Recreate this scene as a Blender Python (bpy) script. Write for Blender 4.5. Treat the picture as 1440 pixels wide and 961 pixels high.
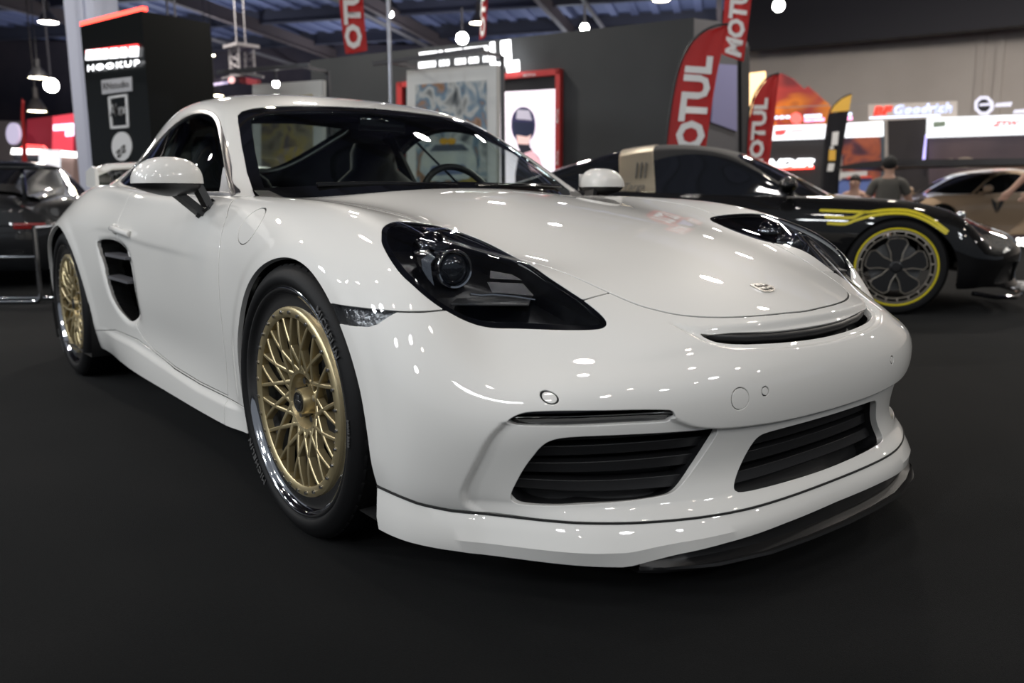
import bpy, bmesh, math, random
import numpy as np
from mathutils import Vector, Matrix
random.seed(7); rng = np.random.default_rng(7)
for o in list(bpy.data.objects): bpy.data.objects.remove(o)
SC = bpy.context.scene
COL = SC.collection
PI = math.pi

# ------------------------------------------------------------------ camera
CAMP = (1.84605, -1.68420, 0.80937)
YAW, PITCH, ROLL, FPX = 2.46300515, -0.16798802, -0.00521816, 1174.59
def cam_basis():
    cy, sy, cp, sp = math.cos(YAW), math.sin(YAW), math.cos(PITCH), math.sin(PITCH)
    f = Vector((cy*cp, sy*cp, sp)); r = Vector((sy, -cy, 0)); u = r.cross(f)
    cr, sr = math.cos(ROLL), math.sin(ROLL)
    return r*cr + u*sr, u*cr - r*sr, f
cr_, cu_, cf_ = cam_basis()
cd = bpy.data.cameras.new('camera'); cam = bpy.data.objects.new('camera', cd); COL.objects.link(cam)
m_ = Matrix.Identity(4)
for i in range(3):
    m_[i][0] = cr_[i]; m_[i][1] = cu_[i]; m_[i][2] = -cf_[i]; m_[i][3] = CAMP[i]
cam.matrix_world = m_
cd.sensor_width = 36.0; cd.sensor_fit = 'HORIZONTAL'; cd.lens = 36.0*FPX/1440
cd.clip_start = 0.02; cd.clip_end = 200
cd.dof.use_dof = True; cd.dof.focus_distance = 1.95; cd.dof.aperture_fstop = 3.2
SC.camera = cam
SC.view_settings.view_transform = 'Standard'; SC.view_settings.look = 'None'
SC.view_settings.exposure = 0.0; SC.view_settings.gamma = 1.0
SC.view_settings.use_curve_mapping = False
wd = bpy.data.worlds.new('world'); SC.world = wd; wd.use_nodes = True
wd.node_tree.nodes['Background'].inputs[0].default_value = (.80, .88, 1.0, 1); wd.node_tree.nodes['Background'].inputs[1].default_value = .19
# ------------------------------------------------------------------ numpy geometry
def quad_topology(F, n):
    """edges of a quad mesh: unique edges, face->edge map, edge->faces"""
    m = len(F)
    e = np.stack([F, np.roll(F, -1, 1)], 2).reshape(-1, 2)
    es = np.sort(e, 1)
    key = es[:, 0].astype(np.int64)*n + es[:, 1]
    uk, inv, cnt = np.unique(key, return_inverse=True, return_counts=True)
    E = np.stack([uk//n, uk % n], 1)
    return E, inv.reshape(m, 4), cnt
def cc(V, F):
    n = len(V); E, FE, cnt = quad_topology(F, n); m = len(F); ne = len(E)
    fp = V[F].mean(1)
    esum = np.zeros((ne, 3)); np.add.at(esum, FE.ravel(), np.repeat(fp, 4, 0))
    mid = (V[E[:, 0]] + V[E[:, 1]])*.5
    bd = cnt == 1
    ep = np.where(bd[:, None], mid, (mid*2 + esum)/4)
    val = np.zeros(n); np.add.at(val, F.ravel(), 1)
    fs = np.zeros((n, 3)); np.add.at(fs, F.ravel(), np.repeat(fp, 4, 0))
    ev = np.zeros(n); em = np.zeros((n, 3))
    for c in (0, 1):
        np.add.at(ev, E[:, c], 1); np.add.at(em, E[:, c], mid)
    nv = (fs/val[:, None] + 2*em/ev[:, None] + (val[:, None]-3)*V)/val[:, None]
    bv = np.zeros(n, bool); bsum = np.zeros((n, 3)); bc = np.zeros(n)
    for c in (0, 1):
        np.add.at(bsum, E[bd, c], mid[bd]); np.add.at(bc, E[bd, c], 1)
    bv = bc > 0
    nv[bv] = (V[bv]*2 + bsum[bv])/4 if (bc[bv] == 2).all() else np.where((bc[bv] == 2)[:, None], (V[bv]*2+bsum[bv])/4, V[bv])
    crn = (val == 1); nv[crn] = V[crn]
    NV = np.concatenate([nv, ep, fp])
    fi = np.arange(m)+n+ne
    NF = np.concatenate([np.stack([F[:, k], FE[:, k]+n, fi, FE[:, (k-1) % 4]+n], 1) for k in range(4)])
    return NV, NF
def limit_fit(V, F, it=8, damp=.9):
    """move the cage so that its subdivision passes through the given points"""
    T = V.copy(); C = V.copy(); n = len(V)
    for k in range(it):
        A, G = C, F
        for q in range(2): A, G = cc(A, G)
        C = C + damp*(T - A[:n])
    return C
def subdiv(V, F, lv):
    for k in range(lv): V, F = cc(V, F)
    return V, F
def tri(F): return np.concatenate([F[:, [0, 1, 2]], F[:, [0, 2, 3]]])
def vnormals(V, T):
    fn = np.cross(V[T[:, 1]]-V[T[:, 0]], V[T[:, 2]]-V[T[:, 0]])
    N = np.zeros_like(V)
    for k in range(3): np.add.at(N, T[:, k], fn)
    return N/np.maximum(np.linalg.norm(N, axis=1), 1e-12)[:, None]
class M:
    """triangle mesh with smooth normals"""
    def __init__(s, V, T, N=None): s.V = V; s.T = T; s.N = vnormals(V, T) if N is None else N
    def sub(s, keep):
        T = s.T[keep]; u, inv = np.unique(T, return_inverse=True)
        return M(s.V[u], inv.reshape(-1, 3), s.N[u])
    def clip(s, d, both=True):
        """split along d = 0; returns (part with d<0, part with d>0)"""
        V, T, N = s.V, s.T, s.N; n = len(V)
        d = np.where(np.abs(d) < 1e-6, 1e-6, d)
        sg = d[T] > 0; c = sg.sum(1)
        mixed = (c == 1) | (c == 2)
        Tm = T[mixed]
        e = np.concatenate([Tm[:, [0, 1]], Tm[:, [1, 2]], Tm[:, [2, 0]]]); e = np.sort(e, 1)
        x = (d[e[:, 0]] > 0) != (d[e[:, 1]] > 0); e = e[x]
        key = e[:, 0].astype(np.int64)*n+e[:, 1]; uk = np.unique(key)
        a, b = uk//n, uk % n
        t = (d[a]/(d[a]-d[b]))[:, None]
        NV = V[a]*(1-t)+V[b]*t; NN = N[a]*(1-t)+N[b]*t
        NN /= np.maximum(np.linalg.norm(NN, axis=1), 1e-9)[:, None]
        def eid(p, q):
            lo = np.minimum(p, q).astype(np.int64); hi = np.maximum(p, q)
            return np.searchsorted(uk, lo*n+hi)+n
        pos, neg = [T[c == 3]], [T[c == 0]]
        for one_pos in (True, False):
            sel = (c == (1 if one_pos else 2)); Ts = T[sel]
            if not len(Ts): continue
            m_ = (d[Ts] > 0) if one_pos else (d[Ts] <= 0)
            k = m_.argmax(1); r = np.arange(len(Ts))
            p, q, w = Ts[r, k], Ts[r, (k+1) % 3], Ts[r, (k+2) % 3]
            pq, pw = eid(p, q), eid(p, w)
            one = np.stack([p, pq, pw], 1)
            two = np.concatenate([np.stack([pq, q, w], 1), np.stack([pq, w, pw], 1)])
            (pos if one_pos else neg).append(one); (neg if one_pos else pos).append(two)
        AV = np.concatenate([V, NV]); AN = np.concatenate([N, NN])
        out = []
        for L in (neg, pos):
            t_ = np.concatenate(L)
            u, inv = np.unique(t_, return_inverse=True)
            out.append(M(AV[u], inv.reshape(-1, 3), AN[u]))
        return out
    def copy(s): return M(s.V.copy(), s.T.copy(), s.N.copy())
    def mirror(s):
        return M(s.V*[1, -1, 1], s.T[:, ::-1].copy(), s.N*[1, -1, 1])
    def border(s):
        """directed boundary edges"""
        T = s.T; e = np.concatenate([T[:, [0, 1]], T[:, [1, 2]], T[:, [2, 0]]])
        n = len(s.V); k = e[:, 0].astype(np.int64)*n+e[:, 1]; kr = e[:, 1].astype(np.int64)*n+e[:, 0]
        return e[~np.isin(k, kr)]
    def flange(s, depth=.012, r=.0025, pick=None):
        """roll the open border inward: a small radius and a return wall. Returns a new mesh incl. it"""
        e = s.border()
        if pick is not None: e = e[pick(s.V[e[:, 0]]) & pick(s.V[e[:, 1]])]
        if not len(e): return s
        u = np.unique(e); idx = -np.ones(len(s.V), int); idx[u] = np.arange(len(u))
        # outward in-surface direction at each border vertex
        ev = s.V[e[:, 1]]-s.V[e[:, 0]]
        out = np.zeros((len(u), 3))
        for c in (0, 1):
            o = np.cross(ev, s.N[e[:, c]])
            np.add.at(out, idx[e[:, c]], o)
        # smooth the direction along the border
        for q in range(3):
            acc = out.copy()
            np.add.at(acc, idx[e[:, 0]], out[idx[e[:, 1]]]); np.add.at(acc, idx[e[:, 1]], out[idx[e[:, 0]]])
            out = acc
        nn = s.N[u]
        out -= nn*(out*nn).sum(1)[:, None]
        out /= np.maximum(np.linalg.norm(out, axis=1), 1e-12)[:, None]
        rows, rn = [], []
        for a in (30, 60, 90):
            a = math.radians(a)
            rows.append(s.V[u]+out*r*math.sin(a)-nn*r*(1-math.cos(a))); rn.append(nn*math.cos(a)+out*math.sin(a))
        rows.append(rows[-1]-nn*depth); rn.append(out)
        n0 = len(s.V); V = [s.V]; N = [s.N]; T = [s.T]
        prev = u
        for rr, q in zip(rows, rn):
            cur = np.arange(len(u))+n0; n0 += len(u)
            V.append(rr); N.append(q)
            a0, a1 = prev[idx[e[:, 0]]], prev[idx[e[:, 1]]]
            b0, b1 = cur[idx[e[:, 0]]], cur[idx[e[:, 1]]]
            T.append(np.stack([a1, a0, b0], 1)); T.append(np.stack([a1, b0, b1], 1))
            prev = cur
        return M(np.concatenate(V), np.concatenate(T), np.concatenate(N))
def merge(*ms):
    V = []; T = []; N = []; n = 0
    for m in ms:
        V.append(m.V); T.append(m.T+n); N.append(m.N); n += len(m.V)
    return M(np.concatenate(V), np.concatenate(T), np.concatenate(N))
def spl(P, n=12, closed=True):
    """Catmull-Rom through P"""
    P = np.array(P, float); out = []
    m = len(P)
    for i in range(m if closed else m-1):
        if closed: a, b, c, d = P[i-1], P[i], P[(i+1) % m], P[(i+2) % m]
        else: a, b, c, d = P[max(i-1, 0)], P[i], P[i+1], P[min(i+2, m-1)]
        for k in range(n):
            t = k/n
            out.append(.5*((2*b)+(c-a)*t+(2*a-5*b+4*c-d)*t*t+(3*b-a-3*c+d)*t**3))
    if not closed: out.append(P[-1])
    return np.array(out)
def pdist(Q, P, closed=True):
    """distance of 2-D points Q to polyline P; with sign (negative inside) when closed"""
    P = np.asarray(P, float); A = P if closed else P[:-1]; B = np.roll(P, -1, 0) if closed else P[1:]
    best = np.full(len(Q), 1e9); ins = np.zeros(len(Q), bool)
    for a, b in zip(A, B):
        ab = b-a; L = ab@ab
        if L < 1e-14: continue
        t = np.clip(((Q-a)@ab)/L, 0, 1)
        dd = Q-a-t[:, None]*ab
        best = np.minimum(best, (dd*dd).sum(1))
        if closed:
            c = (a[1] > Q[:, 1]) != (b[1] > Q[:, 1])
            if abs(b[1]-a[1]) > 1e-12:
                xi = (b[0]-a[0])*(Q[:, 1]-a[1])/(b[1]-a[1])+a[0]
                ins ^= c & (Q[:, 0] < xi)
    best = np.sqrt(best)
    return np.where(ins, -best, best) if closed else best
def sdf(V, P, ax=(0, 2), mask=None, far=1.0, near=.12):
    """signed distance of the vertices to a closed outline P seen along the third axis"""
    P = np.asarray(P, float); lo = P.min(0)-near; hi = P.max(0)+near
    Q = V[:, ax]
    s = ((Q > lo) & (Q < hi)).all(1)
    if mask is not None: s &= mask
    d = np.full(len(V), float(far))
    if s.any(): d[s] = pdist(Q[s], P)
    return d
def sstep(a, b, x):
    t = np.clip((x-a)/(b-a), 0, 1); return t*t*(3-2*t)
def interp(x, xs, ys): return np.interp(x, xs, ys)

# ------------------------------------------------------------------ main car surface
ST = [.38, .25, .08, -.12, -.35, -.60, -.85, -1.20, -1.55, -1.90, -2.25, -2.60, -2.95, -3.20]   # stations of the side, at the crest
SC_ = [.66, .48, .28, .05, -.20, -.50, -.80, -1.18, -1.55, -1.92, -2.28, -2.64, -3.02, -3.32]    # the same rows at the centre line
CRY = [.698, .712, .722, .728, .733, .740, .748, .755, .758, .750, .730, .685, .620, .54]
CRZ = [.692, .748, .786, .808, .818, .824, .828, .836, .850, .872, .885, .868, .830, .79]
def zcen(X): return np.interp(X, [-3.4, -3.0, -2.6, -2.2, -1.0, -.5, -.2, .05, .28, .48, .66, .80], [.86, .90, .90, .87, .85, .853, .822, .781, .729, .672, .616, .565])
# side rows: (y, z) at a few key X, interpolated
KX = [.38, .25, .08, -.12, -.35, -.60, -.85, -1.20, -1.55, -1.90, -2.25, -2.60, -2.95, -3.20]
SIDE = [
 ([0.785, 0.8, 0.808, 0.81, 0.806, 0.806, 0.805, 0.802, 0.8, 0.789, 0.799, 0.778, 0.705, 0.6],
  [0.655, 0.712, 0.748, 0.768, 0.775, 0.778, 0.78, 0.786, 0.8, 0.822, 0.832, 0.808, 0.77, 0.73]),
 ([0.835, 0.855, 0.862, 0.862, 0.85, 0.846, 0.843, 0.838, 0.838, 0.839, 0.859, 0.843, 0.765, 0.66],
  [0.56, 0.64, 0.68, 0.695, 0.7, 0.7, 0.702, 0.708, 0.722, 0.745, 0.755, 0.735, 0.7, 0.67]),
 ([0.862, 0.88, 0.888, 0.886, 0.868, 0.862, 0.857, 0.852, 0.856, 0.859, 0.884, 0.888, 0.82, 0.715],
  [0.47, 0.54, 0.58, 0.59, 0.595, 0.59, 0.59, 0.592, 0.605, 0.635, 0.655, 0.65, 0.63, 0.61]),
 ([0.868, 0.884, 0.892, 0.888, 0.868, 0.856, 0.849, 0.844, 0.852, 0.859, 0.886, 0.893, 0.83, 0.725],
  [0.39, 0.43, 0.46, 0.465, 0.465, 0.46, 0.455, 0.455, 0.465, 0.5, 0.52, 0.52, 0.505, 0.49]),
 ([0.866, 0.88, 0.886, 0.882, 0.86, 0.844, 0.835, 0.83, 0.838, 0.847, 0.876, 0.888, 0.825, 0.72],
  [0.315, 0.33, 0.345, 0.345, 0.345, 0.34, 0.335, 0.335, 0.34, 0.36, 0.375, 0.38, 0.375, 0.37]),
 ([0.858, 0.87, 0.874, 0.87, 0.852, 0.846, 0.843, 0.838, 0.838, 0.835, 0.861, 0.873, 0.805, 0.7],
  [0.245, 0.245, 0.245, 0.245, 0.24, 0.235, 0.235, 0.235, 0.238, 0.245, 0.25, 0.255, 0.255, 0.255]),
 ([0.845, 0.85, 0.85, 0.85, 0.85, 0.85, 0.848, 0.842, 0.836, 0.82, 0.838, 0.846, 0.774, 0.67],
  [0.195, 0.19, 0.185, 0.18, 0.175, 0.172, 0.172, 0.172, 0.175, 0.18, 0.185, 0.19, 0.19, 0.19])]
FRONT = [  # columns centre -> corner, rows k0..k7
 [(.800, 0, .565), (.785, .24, .558), (.736, .44, .543), (.628, .585, .545), (.500, .678, .597)],
 [(.852, 0, .527), (.837, .25, .520), (.786, .455, .500), (.690, .615, .490), (.568, .725, .517)],
 [(.892, 0, .470), (.878, .27, .465), (.824, .47, .455), (.730, .638, .448), (.606, .765, .455)],
 [(.902, 0, .395), (.888, .27, .390), (.832, .472, .385), (.738, .645, .382), (.618, .778, .385)],
 [(.890, 0, .330), (.875, .27, .328), (.818, .466, .325), (.726, .636, .322), (.610, .774, .322)],
 [(.880, 0, .270), (.864, .27, .268), (.810, .458, .266), (.718, .628, .264), (.598, .766, .266)],
 [(.888, 0, .225), (.874, .27, .224), (.820, .458, .222), (.722, .625, .222), (.590, .757, .228)],
 [(.902, 0, .190), (.890, .27, .190), (.834, .460, .190), (.727, .622, .192), (.580, .748, .200)]]
REAR = [  # columns centre, y fractions at the tail, rows k0..k7
 (-3.36, .865), (-3.42, .80), (-3.44, .72), (-3.45, .62), (-3.46, .50), (-3.45, .38), (-3.42, .26), (-3.38, .20)]
def body_cage():
    V = []; F = []
    idx = {}
    def vid(key, p):
        if key not in idx: idx[key] = len(V); V.append(p)
        return idx[key]
    NS = len(ST)
    ys = [0, .24, .44, .585]
    # top sheet, i = 0 (nose) .. NS, j = -4..4
    def top(i, j):
        s = 1 if j >= 0 else -1; a = abs(j)
        if i == 0:
            p = FRONT[0][a]; return (p[0], s*p[1], p[2])
        X0, X1, yc, zc = SC_[i-1], ST[i-1], CRY[i-1], CRZ[i-1]
        if a == 4: return (X1, s*yc, zc)
        fr = ys[a]/.72
        y = ys[a]*yc/.72; X = X0+(X1-X0)*fr**1.7
        w = float(sstep(.40, .70, fr*.72))
        z = (1-w)*(float(zcen(X))-.12*y*y)+w*float(np.interp(-X, [-v for v in ST], CRZ))
        if i == 1 and a == 3: z -= .004
        return (X, s*y, z)
    for i in range(NS+1):
        for j in range(-4, 5): vid(('t', i, j), top(i, j))
    for i in range(NS):
        for j in range(-4, 4):
            F.append([idx['t', i, j], idx['t', i, j+1], idx['t', i+1, j+1], idx['t', i+1, j]])
    # loop of boundary vertices, from the front centre along -y side to the rear centre, back on +y
    loop = [(0, j) for j in range(0, -5, -1)]+[(i, -4) for i in range(1, NS+1)]+[(NS, j) for j in range(-3, 1)]
    full = loop+[(i, -j) for (i, j) in loop[-2:0:-1]]
    def band(i, j, k):
        s = 1 if j > 0 else -1; a = abs(j)
        if k == 0: return V[idx['t', i, j]]
        if i == 0:
            p = FRONT[k][a]; return (p[0], s*p[1], p[2])
        if a == 4 and i <= NS:
            yy, zz = SIDE[k-1][0][i-1], SIDE[k-1][1][i-1]
            X = ST[i-1]
            if i == 1: X += [0, .05, .09, .105, .11, .105, .095, .08][k]
            if i == 2: X += [0, .02, .04, .05, .05, .05, .04, .03][k]
            if i == NS: X += [0, -.03, -.05, -.05, -.05, -.04, -.02, 0][k]
            return (X, s*yy, zz)
        if i == NS:   # tail columns
            fr = ys[a]/.72
            Xc, zc = REAR[k]; yy, zz = SIDE[k-1][0][i-1], SIDE[k-1][1][i-1]
            return (Xc+(ST[-1]-.04-Xc)*fr**3*.8, s*fr*yy*.98, zc+(zz-zc)*fr**2)
    KN = 8
    for q, (i, j) in enumerate(full):
        for k in range(1, KN): vid(('b', q, k), band(i, j, k))
    def bi(q, k):
        q %= len(full)
        return idx[('t',)+full[q]] if k == 0 else idx['b', q, k]
    for q in range(len(full)):
        for k in range(KN-1): F.append([bi(q, k), bi(q+1, k), bi(q+1, k+1), bi(q, k+1)])
    V = np.array(V, float); F = np.array(F)
    return V, F
def orient(V, F, c):
    """flip all faces when normals point inwards"""
    T = tri(F); m = M(V, T)
    if ((V-c)*m.N).sum() < 0: F = F[:, ::-1].copy()
    return F
def body_surface(lv):
    V, F = body_cage()
    C = limit_fit(V, F)
    A, G = subdiv(C, F, lv)
    return A, G
# greenhouse: rows from the windscreen base to the tail, columns centre -> cant rail -> belt
GH = [
 [(-.335, 0, .800), (-.365, .25, .800), (-.455, .475, .797), (-.610, .665, .795), (-.63, .728, .785), (-.65, .745, .77), (-.67, .748, .755), (-.67, .745, .73)],
 [(-.440, 0, .853), (-.470, .25, .851), (-.550, .465, .850), (-.680, .657, .847), (-.70, .714, .843), (-.71, .730, .83), (-.72, .738, .808), (-.72, .738, .76)],
 [(-.630, 0, .957), (-.655, .25, .955), (-.725, .455, .950), (-.835, .625, .949), (-.86, .685, .933), (-.87, .710, .88), (-.88, .738, .818), (-.88, .74, .76)],
 [(-.860, 0, 1.070), (-.880, .25, 1.068), (-.920, .440, 1.060), (-.985, .575, 1.046), (-1.01, .637, 1.020), (-1.02, .688, .930), (-1.03, .741, .820), (-1.03, .744, .76)],
 [(-1.110, 0, 1.172), (-1.120, .25, 1.168), (-1.140, .420, 1.157), (-1.165, .530, 1.138), (-1.19, .587, 1.097), (-1.20, .662, .965), (-1.21, .745, .823), (-1.21, .748, .76)],
 [(-1.42, 0, 1.235), (-1.42, .25, 1.229), (-1.42, .40, 1.213), (-1.42, .50, 1.191), (-1.42, .560, 1.148), (-1.42, .648, .996), (-1.42, .748, .828), (-1.42, .752, .76)],
 [(-1.75, 0, 1.249), (-1.75, .25, 1.242), (-1.75, .39, 1.223), (-1.75, .485, 1.198), (-1.75, .545, 1.152), (-1.75, .636, 1.000), (-1.75, .742, .842), (-1.75, .748, .77)],
 [(-2.10, 0, 1.207), (-2.10, .25, 1.198), (-2.10, .38, 1.175), (-2.10, .465, 1.143), (-2.10, .520, 1.098), (-2.10, .606, .982), (-2.10, .71, .872), (-2.10, .72, .79)],
 [(-2.45, 0, 1.115), (-2.45, .25, 1.105), (-2.45, .36, 1.082), (-2.45, .435, 1.050), (-2.45, .485, 1.012), (-2.45, .565, .945), (-2.45, .65, .885), (-2.45, .66, .80)],
 [(-2.80, 0, 1.010), (-2.80, .24, 1.003), (-2.80, .345, .985), (-2.80, .41, .962), (-2.80, .455, .94), (-2.80, .52, .905), (-2.80, .59, .87), (-2.80, .60, .80)],
 [(-3.10, 0, .920), (-3.10, .23, .915), (-3.10, .33, .905), (-3.10, .39, .895), (-3.10, .43, .883), (-3.10, .48, .865), (-3.10, .54, .845), (-3.10, .55, .79)]]
def green_surface(lv):
    n = len(GH); V = []; cols = list(range(-7, 8))
    for r in GH:
        for c in cols:
            p = r[abs(c)]; V.append((p[0], p[1]*(1 if c >= 0 else -1), p[2]))
    V = np.array(V, float); w = len(cols)
    F = np.array([[i*w+j, i*w+j+1, (i+1)*w+j+1, (i+1)*w+j] for i in range(n-1) for j in range(w-1)])
    F = orient(V, F, np.array([-1.6, 0, .6]))
    C = limit_fit(V, F, 6)
    return subdiv(C, F, lv)
# ------------------------------------------------------------------ materials
MATS = {}
def mat(name, col=(.8, .8, .8), rough=.5, metal=0.0, coat=0.0, emit=None, estr=1.0, spec=.5, noise=None, bump=None, crough=.03):
    if name in MATS: return MATS[name]
    m = bpy.data.materials.new(name); m.use_nodes = True; MATS[name] = m
    nt = m.node_tree; b = nt.nodes['Principled BSDF']
    b.inputs['Base Color'].default_value = (*col, 1); b.inputs['Roughness'].default_value = rough
    b.inputs['Metallic'].default_value = metal; b.inputs['Coat Weight'].default_value = coat
    b.inputs['Coat Roughness'].default_value = crough; b.inputs['Specular IOR Level'].default_value = spec
    if emit:
        b.inputs['Emission Color'].default_value = (*emit, 1); b.inputs['Emission Strength'].default_value = estr
    if noise or bump:
        tc = nt.nodes.new('ShaderNodeTexCoord'); nz = nt.nodes.new('ShaderNodeTexNoise')
        nt.links.new(tc.outputs['Object'], nz.inputs['Vector']); nz.inputs['Detail'].default_value = 6
        nz.inputs['Scale'].default_value = (noise or bump)[0]
        if noise:
            mx = nt.nodes.new('ShaderNodeMix'); mx.data_type = 'RGBA'
            mx.inputs[6].default_value = (*col, 1); mx.inputs[7].default_value = (*noise[1], 1)
            rp = nt.nodes.new('ShaderNodeMapRange'); rp.inputs[1].default_value = .35; rp.inputs[2].default_value = .65
            nt.links.new(nz.outputs['Fac'], rp.inputs[0]); nt.links.new(rp.outputs[0], mx.inputs[0])
            nt.links.new(mx.outputs[2], b.inputs['Base Color'])
        if bump:
            n2 = nt.nodes.new('ShaderNodeTexNoise'); n2.inputs['Scale'].default_value = bump[0]; n2.inputs['Detail'].default_value = 3
            nt.links.new(tc.outputs['Object'], n2.inputs['Vector'])
            bp = nt.nodes.new('ShaderNodeBump'); bp.inputs['Strength'].default_value = bump[1]; bp.inputs['Distance'].default_value = bump[2]
            nt.links.new(n2.outputs['Fac'], bp.inputs['Height']); nt.links.new(bp.outputs[0], b.inputs['Normal'])
    return m
def glass(name, tint=(.75, .8, .8), ior=1.45, rough=0.0):
    """a thin pane: see-through tint with a mirror reflection that grows towards grazing angles"""
    if name in MATS: return MATS[name]
    m = bpy.data.materials.new(name); m.use_nodes = True; MATS[name] = m; nt = m.node_tree
    nt.nodes.clear()
    o = nt.nodes.new('ShaderNodeOutputMaterial'); mx = nt.nodes.new('ShaderNodeMixShader')
    fr = nt.nodes.new('ShaderNodeFresnel'); fr.inputs[0].default_value = ior
    ge = nt.nodes.new('ShaderNodeNewGeometry'); mr = nt.nodes.new('ShaderNodeMapRange')      # same reflection from both faces of the pane
    mr.inputs[3].default_value = ior; mr.inputs[4].default_value = 1/ior
    nt.links.new(ge.outputs['Backfacing'], mr.inputs[0]); nt.links.new(mr.outputs[0], fr.inputs[0])
    t = nt.nodes.new('ShaderNodeBsdfTransparent'); t.inputs[0].default_value = (*tint, 1)
    g = nt.nodes.new('ShaderNodeBsdfGlossy'); g.inputs['Roughness'].default_value = rough
    nt.links.new(fr.outputs[0], mx.inputs[0]); nt.links.new(t.outputs[0], mx.inputs[1]); nt.links.new(g.outputs[0], mx.inputs[2])
    nt.links.new(mx.outputs[0], o.inputs[0])
    return m
PAINT = mat('white_paint', (.76, .75, .72), .45, coat=1.0, spec=.15, crough=.015)
BLK = mat('satin_black_plastic', (.012, .012, .013), .42)
GBLK = mat('gloss_black', (.006, .006, .007), .08)
RUB = mat('tyre_rubber', (.004, .004, .0045), .62, spec=.25, bump=(60, .15, .002))
RUBT = mat('tyre_lettering', (.10, .10, .10), .5)
CHR = mat('polished_metal', (.78, .78, .80), .07, metal=1)
GOLD = mat('gold_wheel_paint', (.52, .43, .25), .34, metal=.75)
STEEL = mat('brushed_steel', (.42, .42, .43), .3, metal=1)
GLS = glass('window_glass', (.74, .80, .78), 1.5)
LENS = glass('headlight_lens_glass', (.80, .82, .84), 1.5)
SEAL = mat('black_rubber_seal', (.004, .004, .004), .8)
INT = mat('cabin_black_leather', (.012, .012, .014), .55)
# ------------------------------------------------------------------ object helpers
def thing(name, label, cat, loc=(0, 0, 0), rz=0, group=None):
    o = bpy.data.objects.new(name, None); COL.objects.link(o)
    o.empty_display_size = .1; o.location = loc; o.rotation_euler = (0, 0, rz)
    o['label'] = label; o['category'] = cat
    if group: o['group'] = group
    return o
def tag(o, label, cat, group=None):
    o['label'] = label; o['category'] = cat
    if group: o['group'] = group
    return o
def link(name, me, m, parent=None, label=None):
    o = bpy.data.objects.new(name, me); COL.objects.link(o)
    if m is not None:
        for q in (m if isinstance(m, (list, tuple)) else [m]): me.materials.append(q)
    if parent is not None: o.parent = parent
    if label: o['label'] = label
    return o
def put(name, ms, m, parent=None, label=None):
    """a numpy mesh as a Blender object with its smooth normals kept"""
    V = ms.V.astype(np.float32); T = ms.T
    a = V[T]; ar = np.linalg.norm(np.cross(a[:, 1]-a[:, 0], a[:, 2]-a[:, 0]), axis=1)
    T = T[ar > 1e-11]
    me = bpy.data.meshes.new(name)
    me.vertices.add(len(V)); me.vertices.foreach_set('co', V.ravel())
    me.loops.add(len(T)*3); me.loops.foreach_set('vertex_index', T.ravel().astype(np.int32))
    me.polygons.add(len(T)); me.polygons.foreach_set('loop_start', np.arange(0, len(T)*3, 3, dtype=np.int32))
    me.polygons.foreach_set('use_smooth', np.ones(len(T), bool))
    me.update(calc_edges=True)
    me.normals_split_custom_set_from_vertices(ms.N.astype(np.float32).tolist())
    return link(name, me, m, parent, label)
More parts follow.
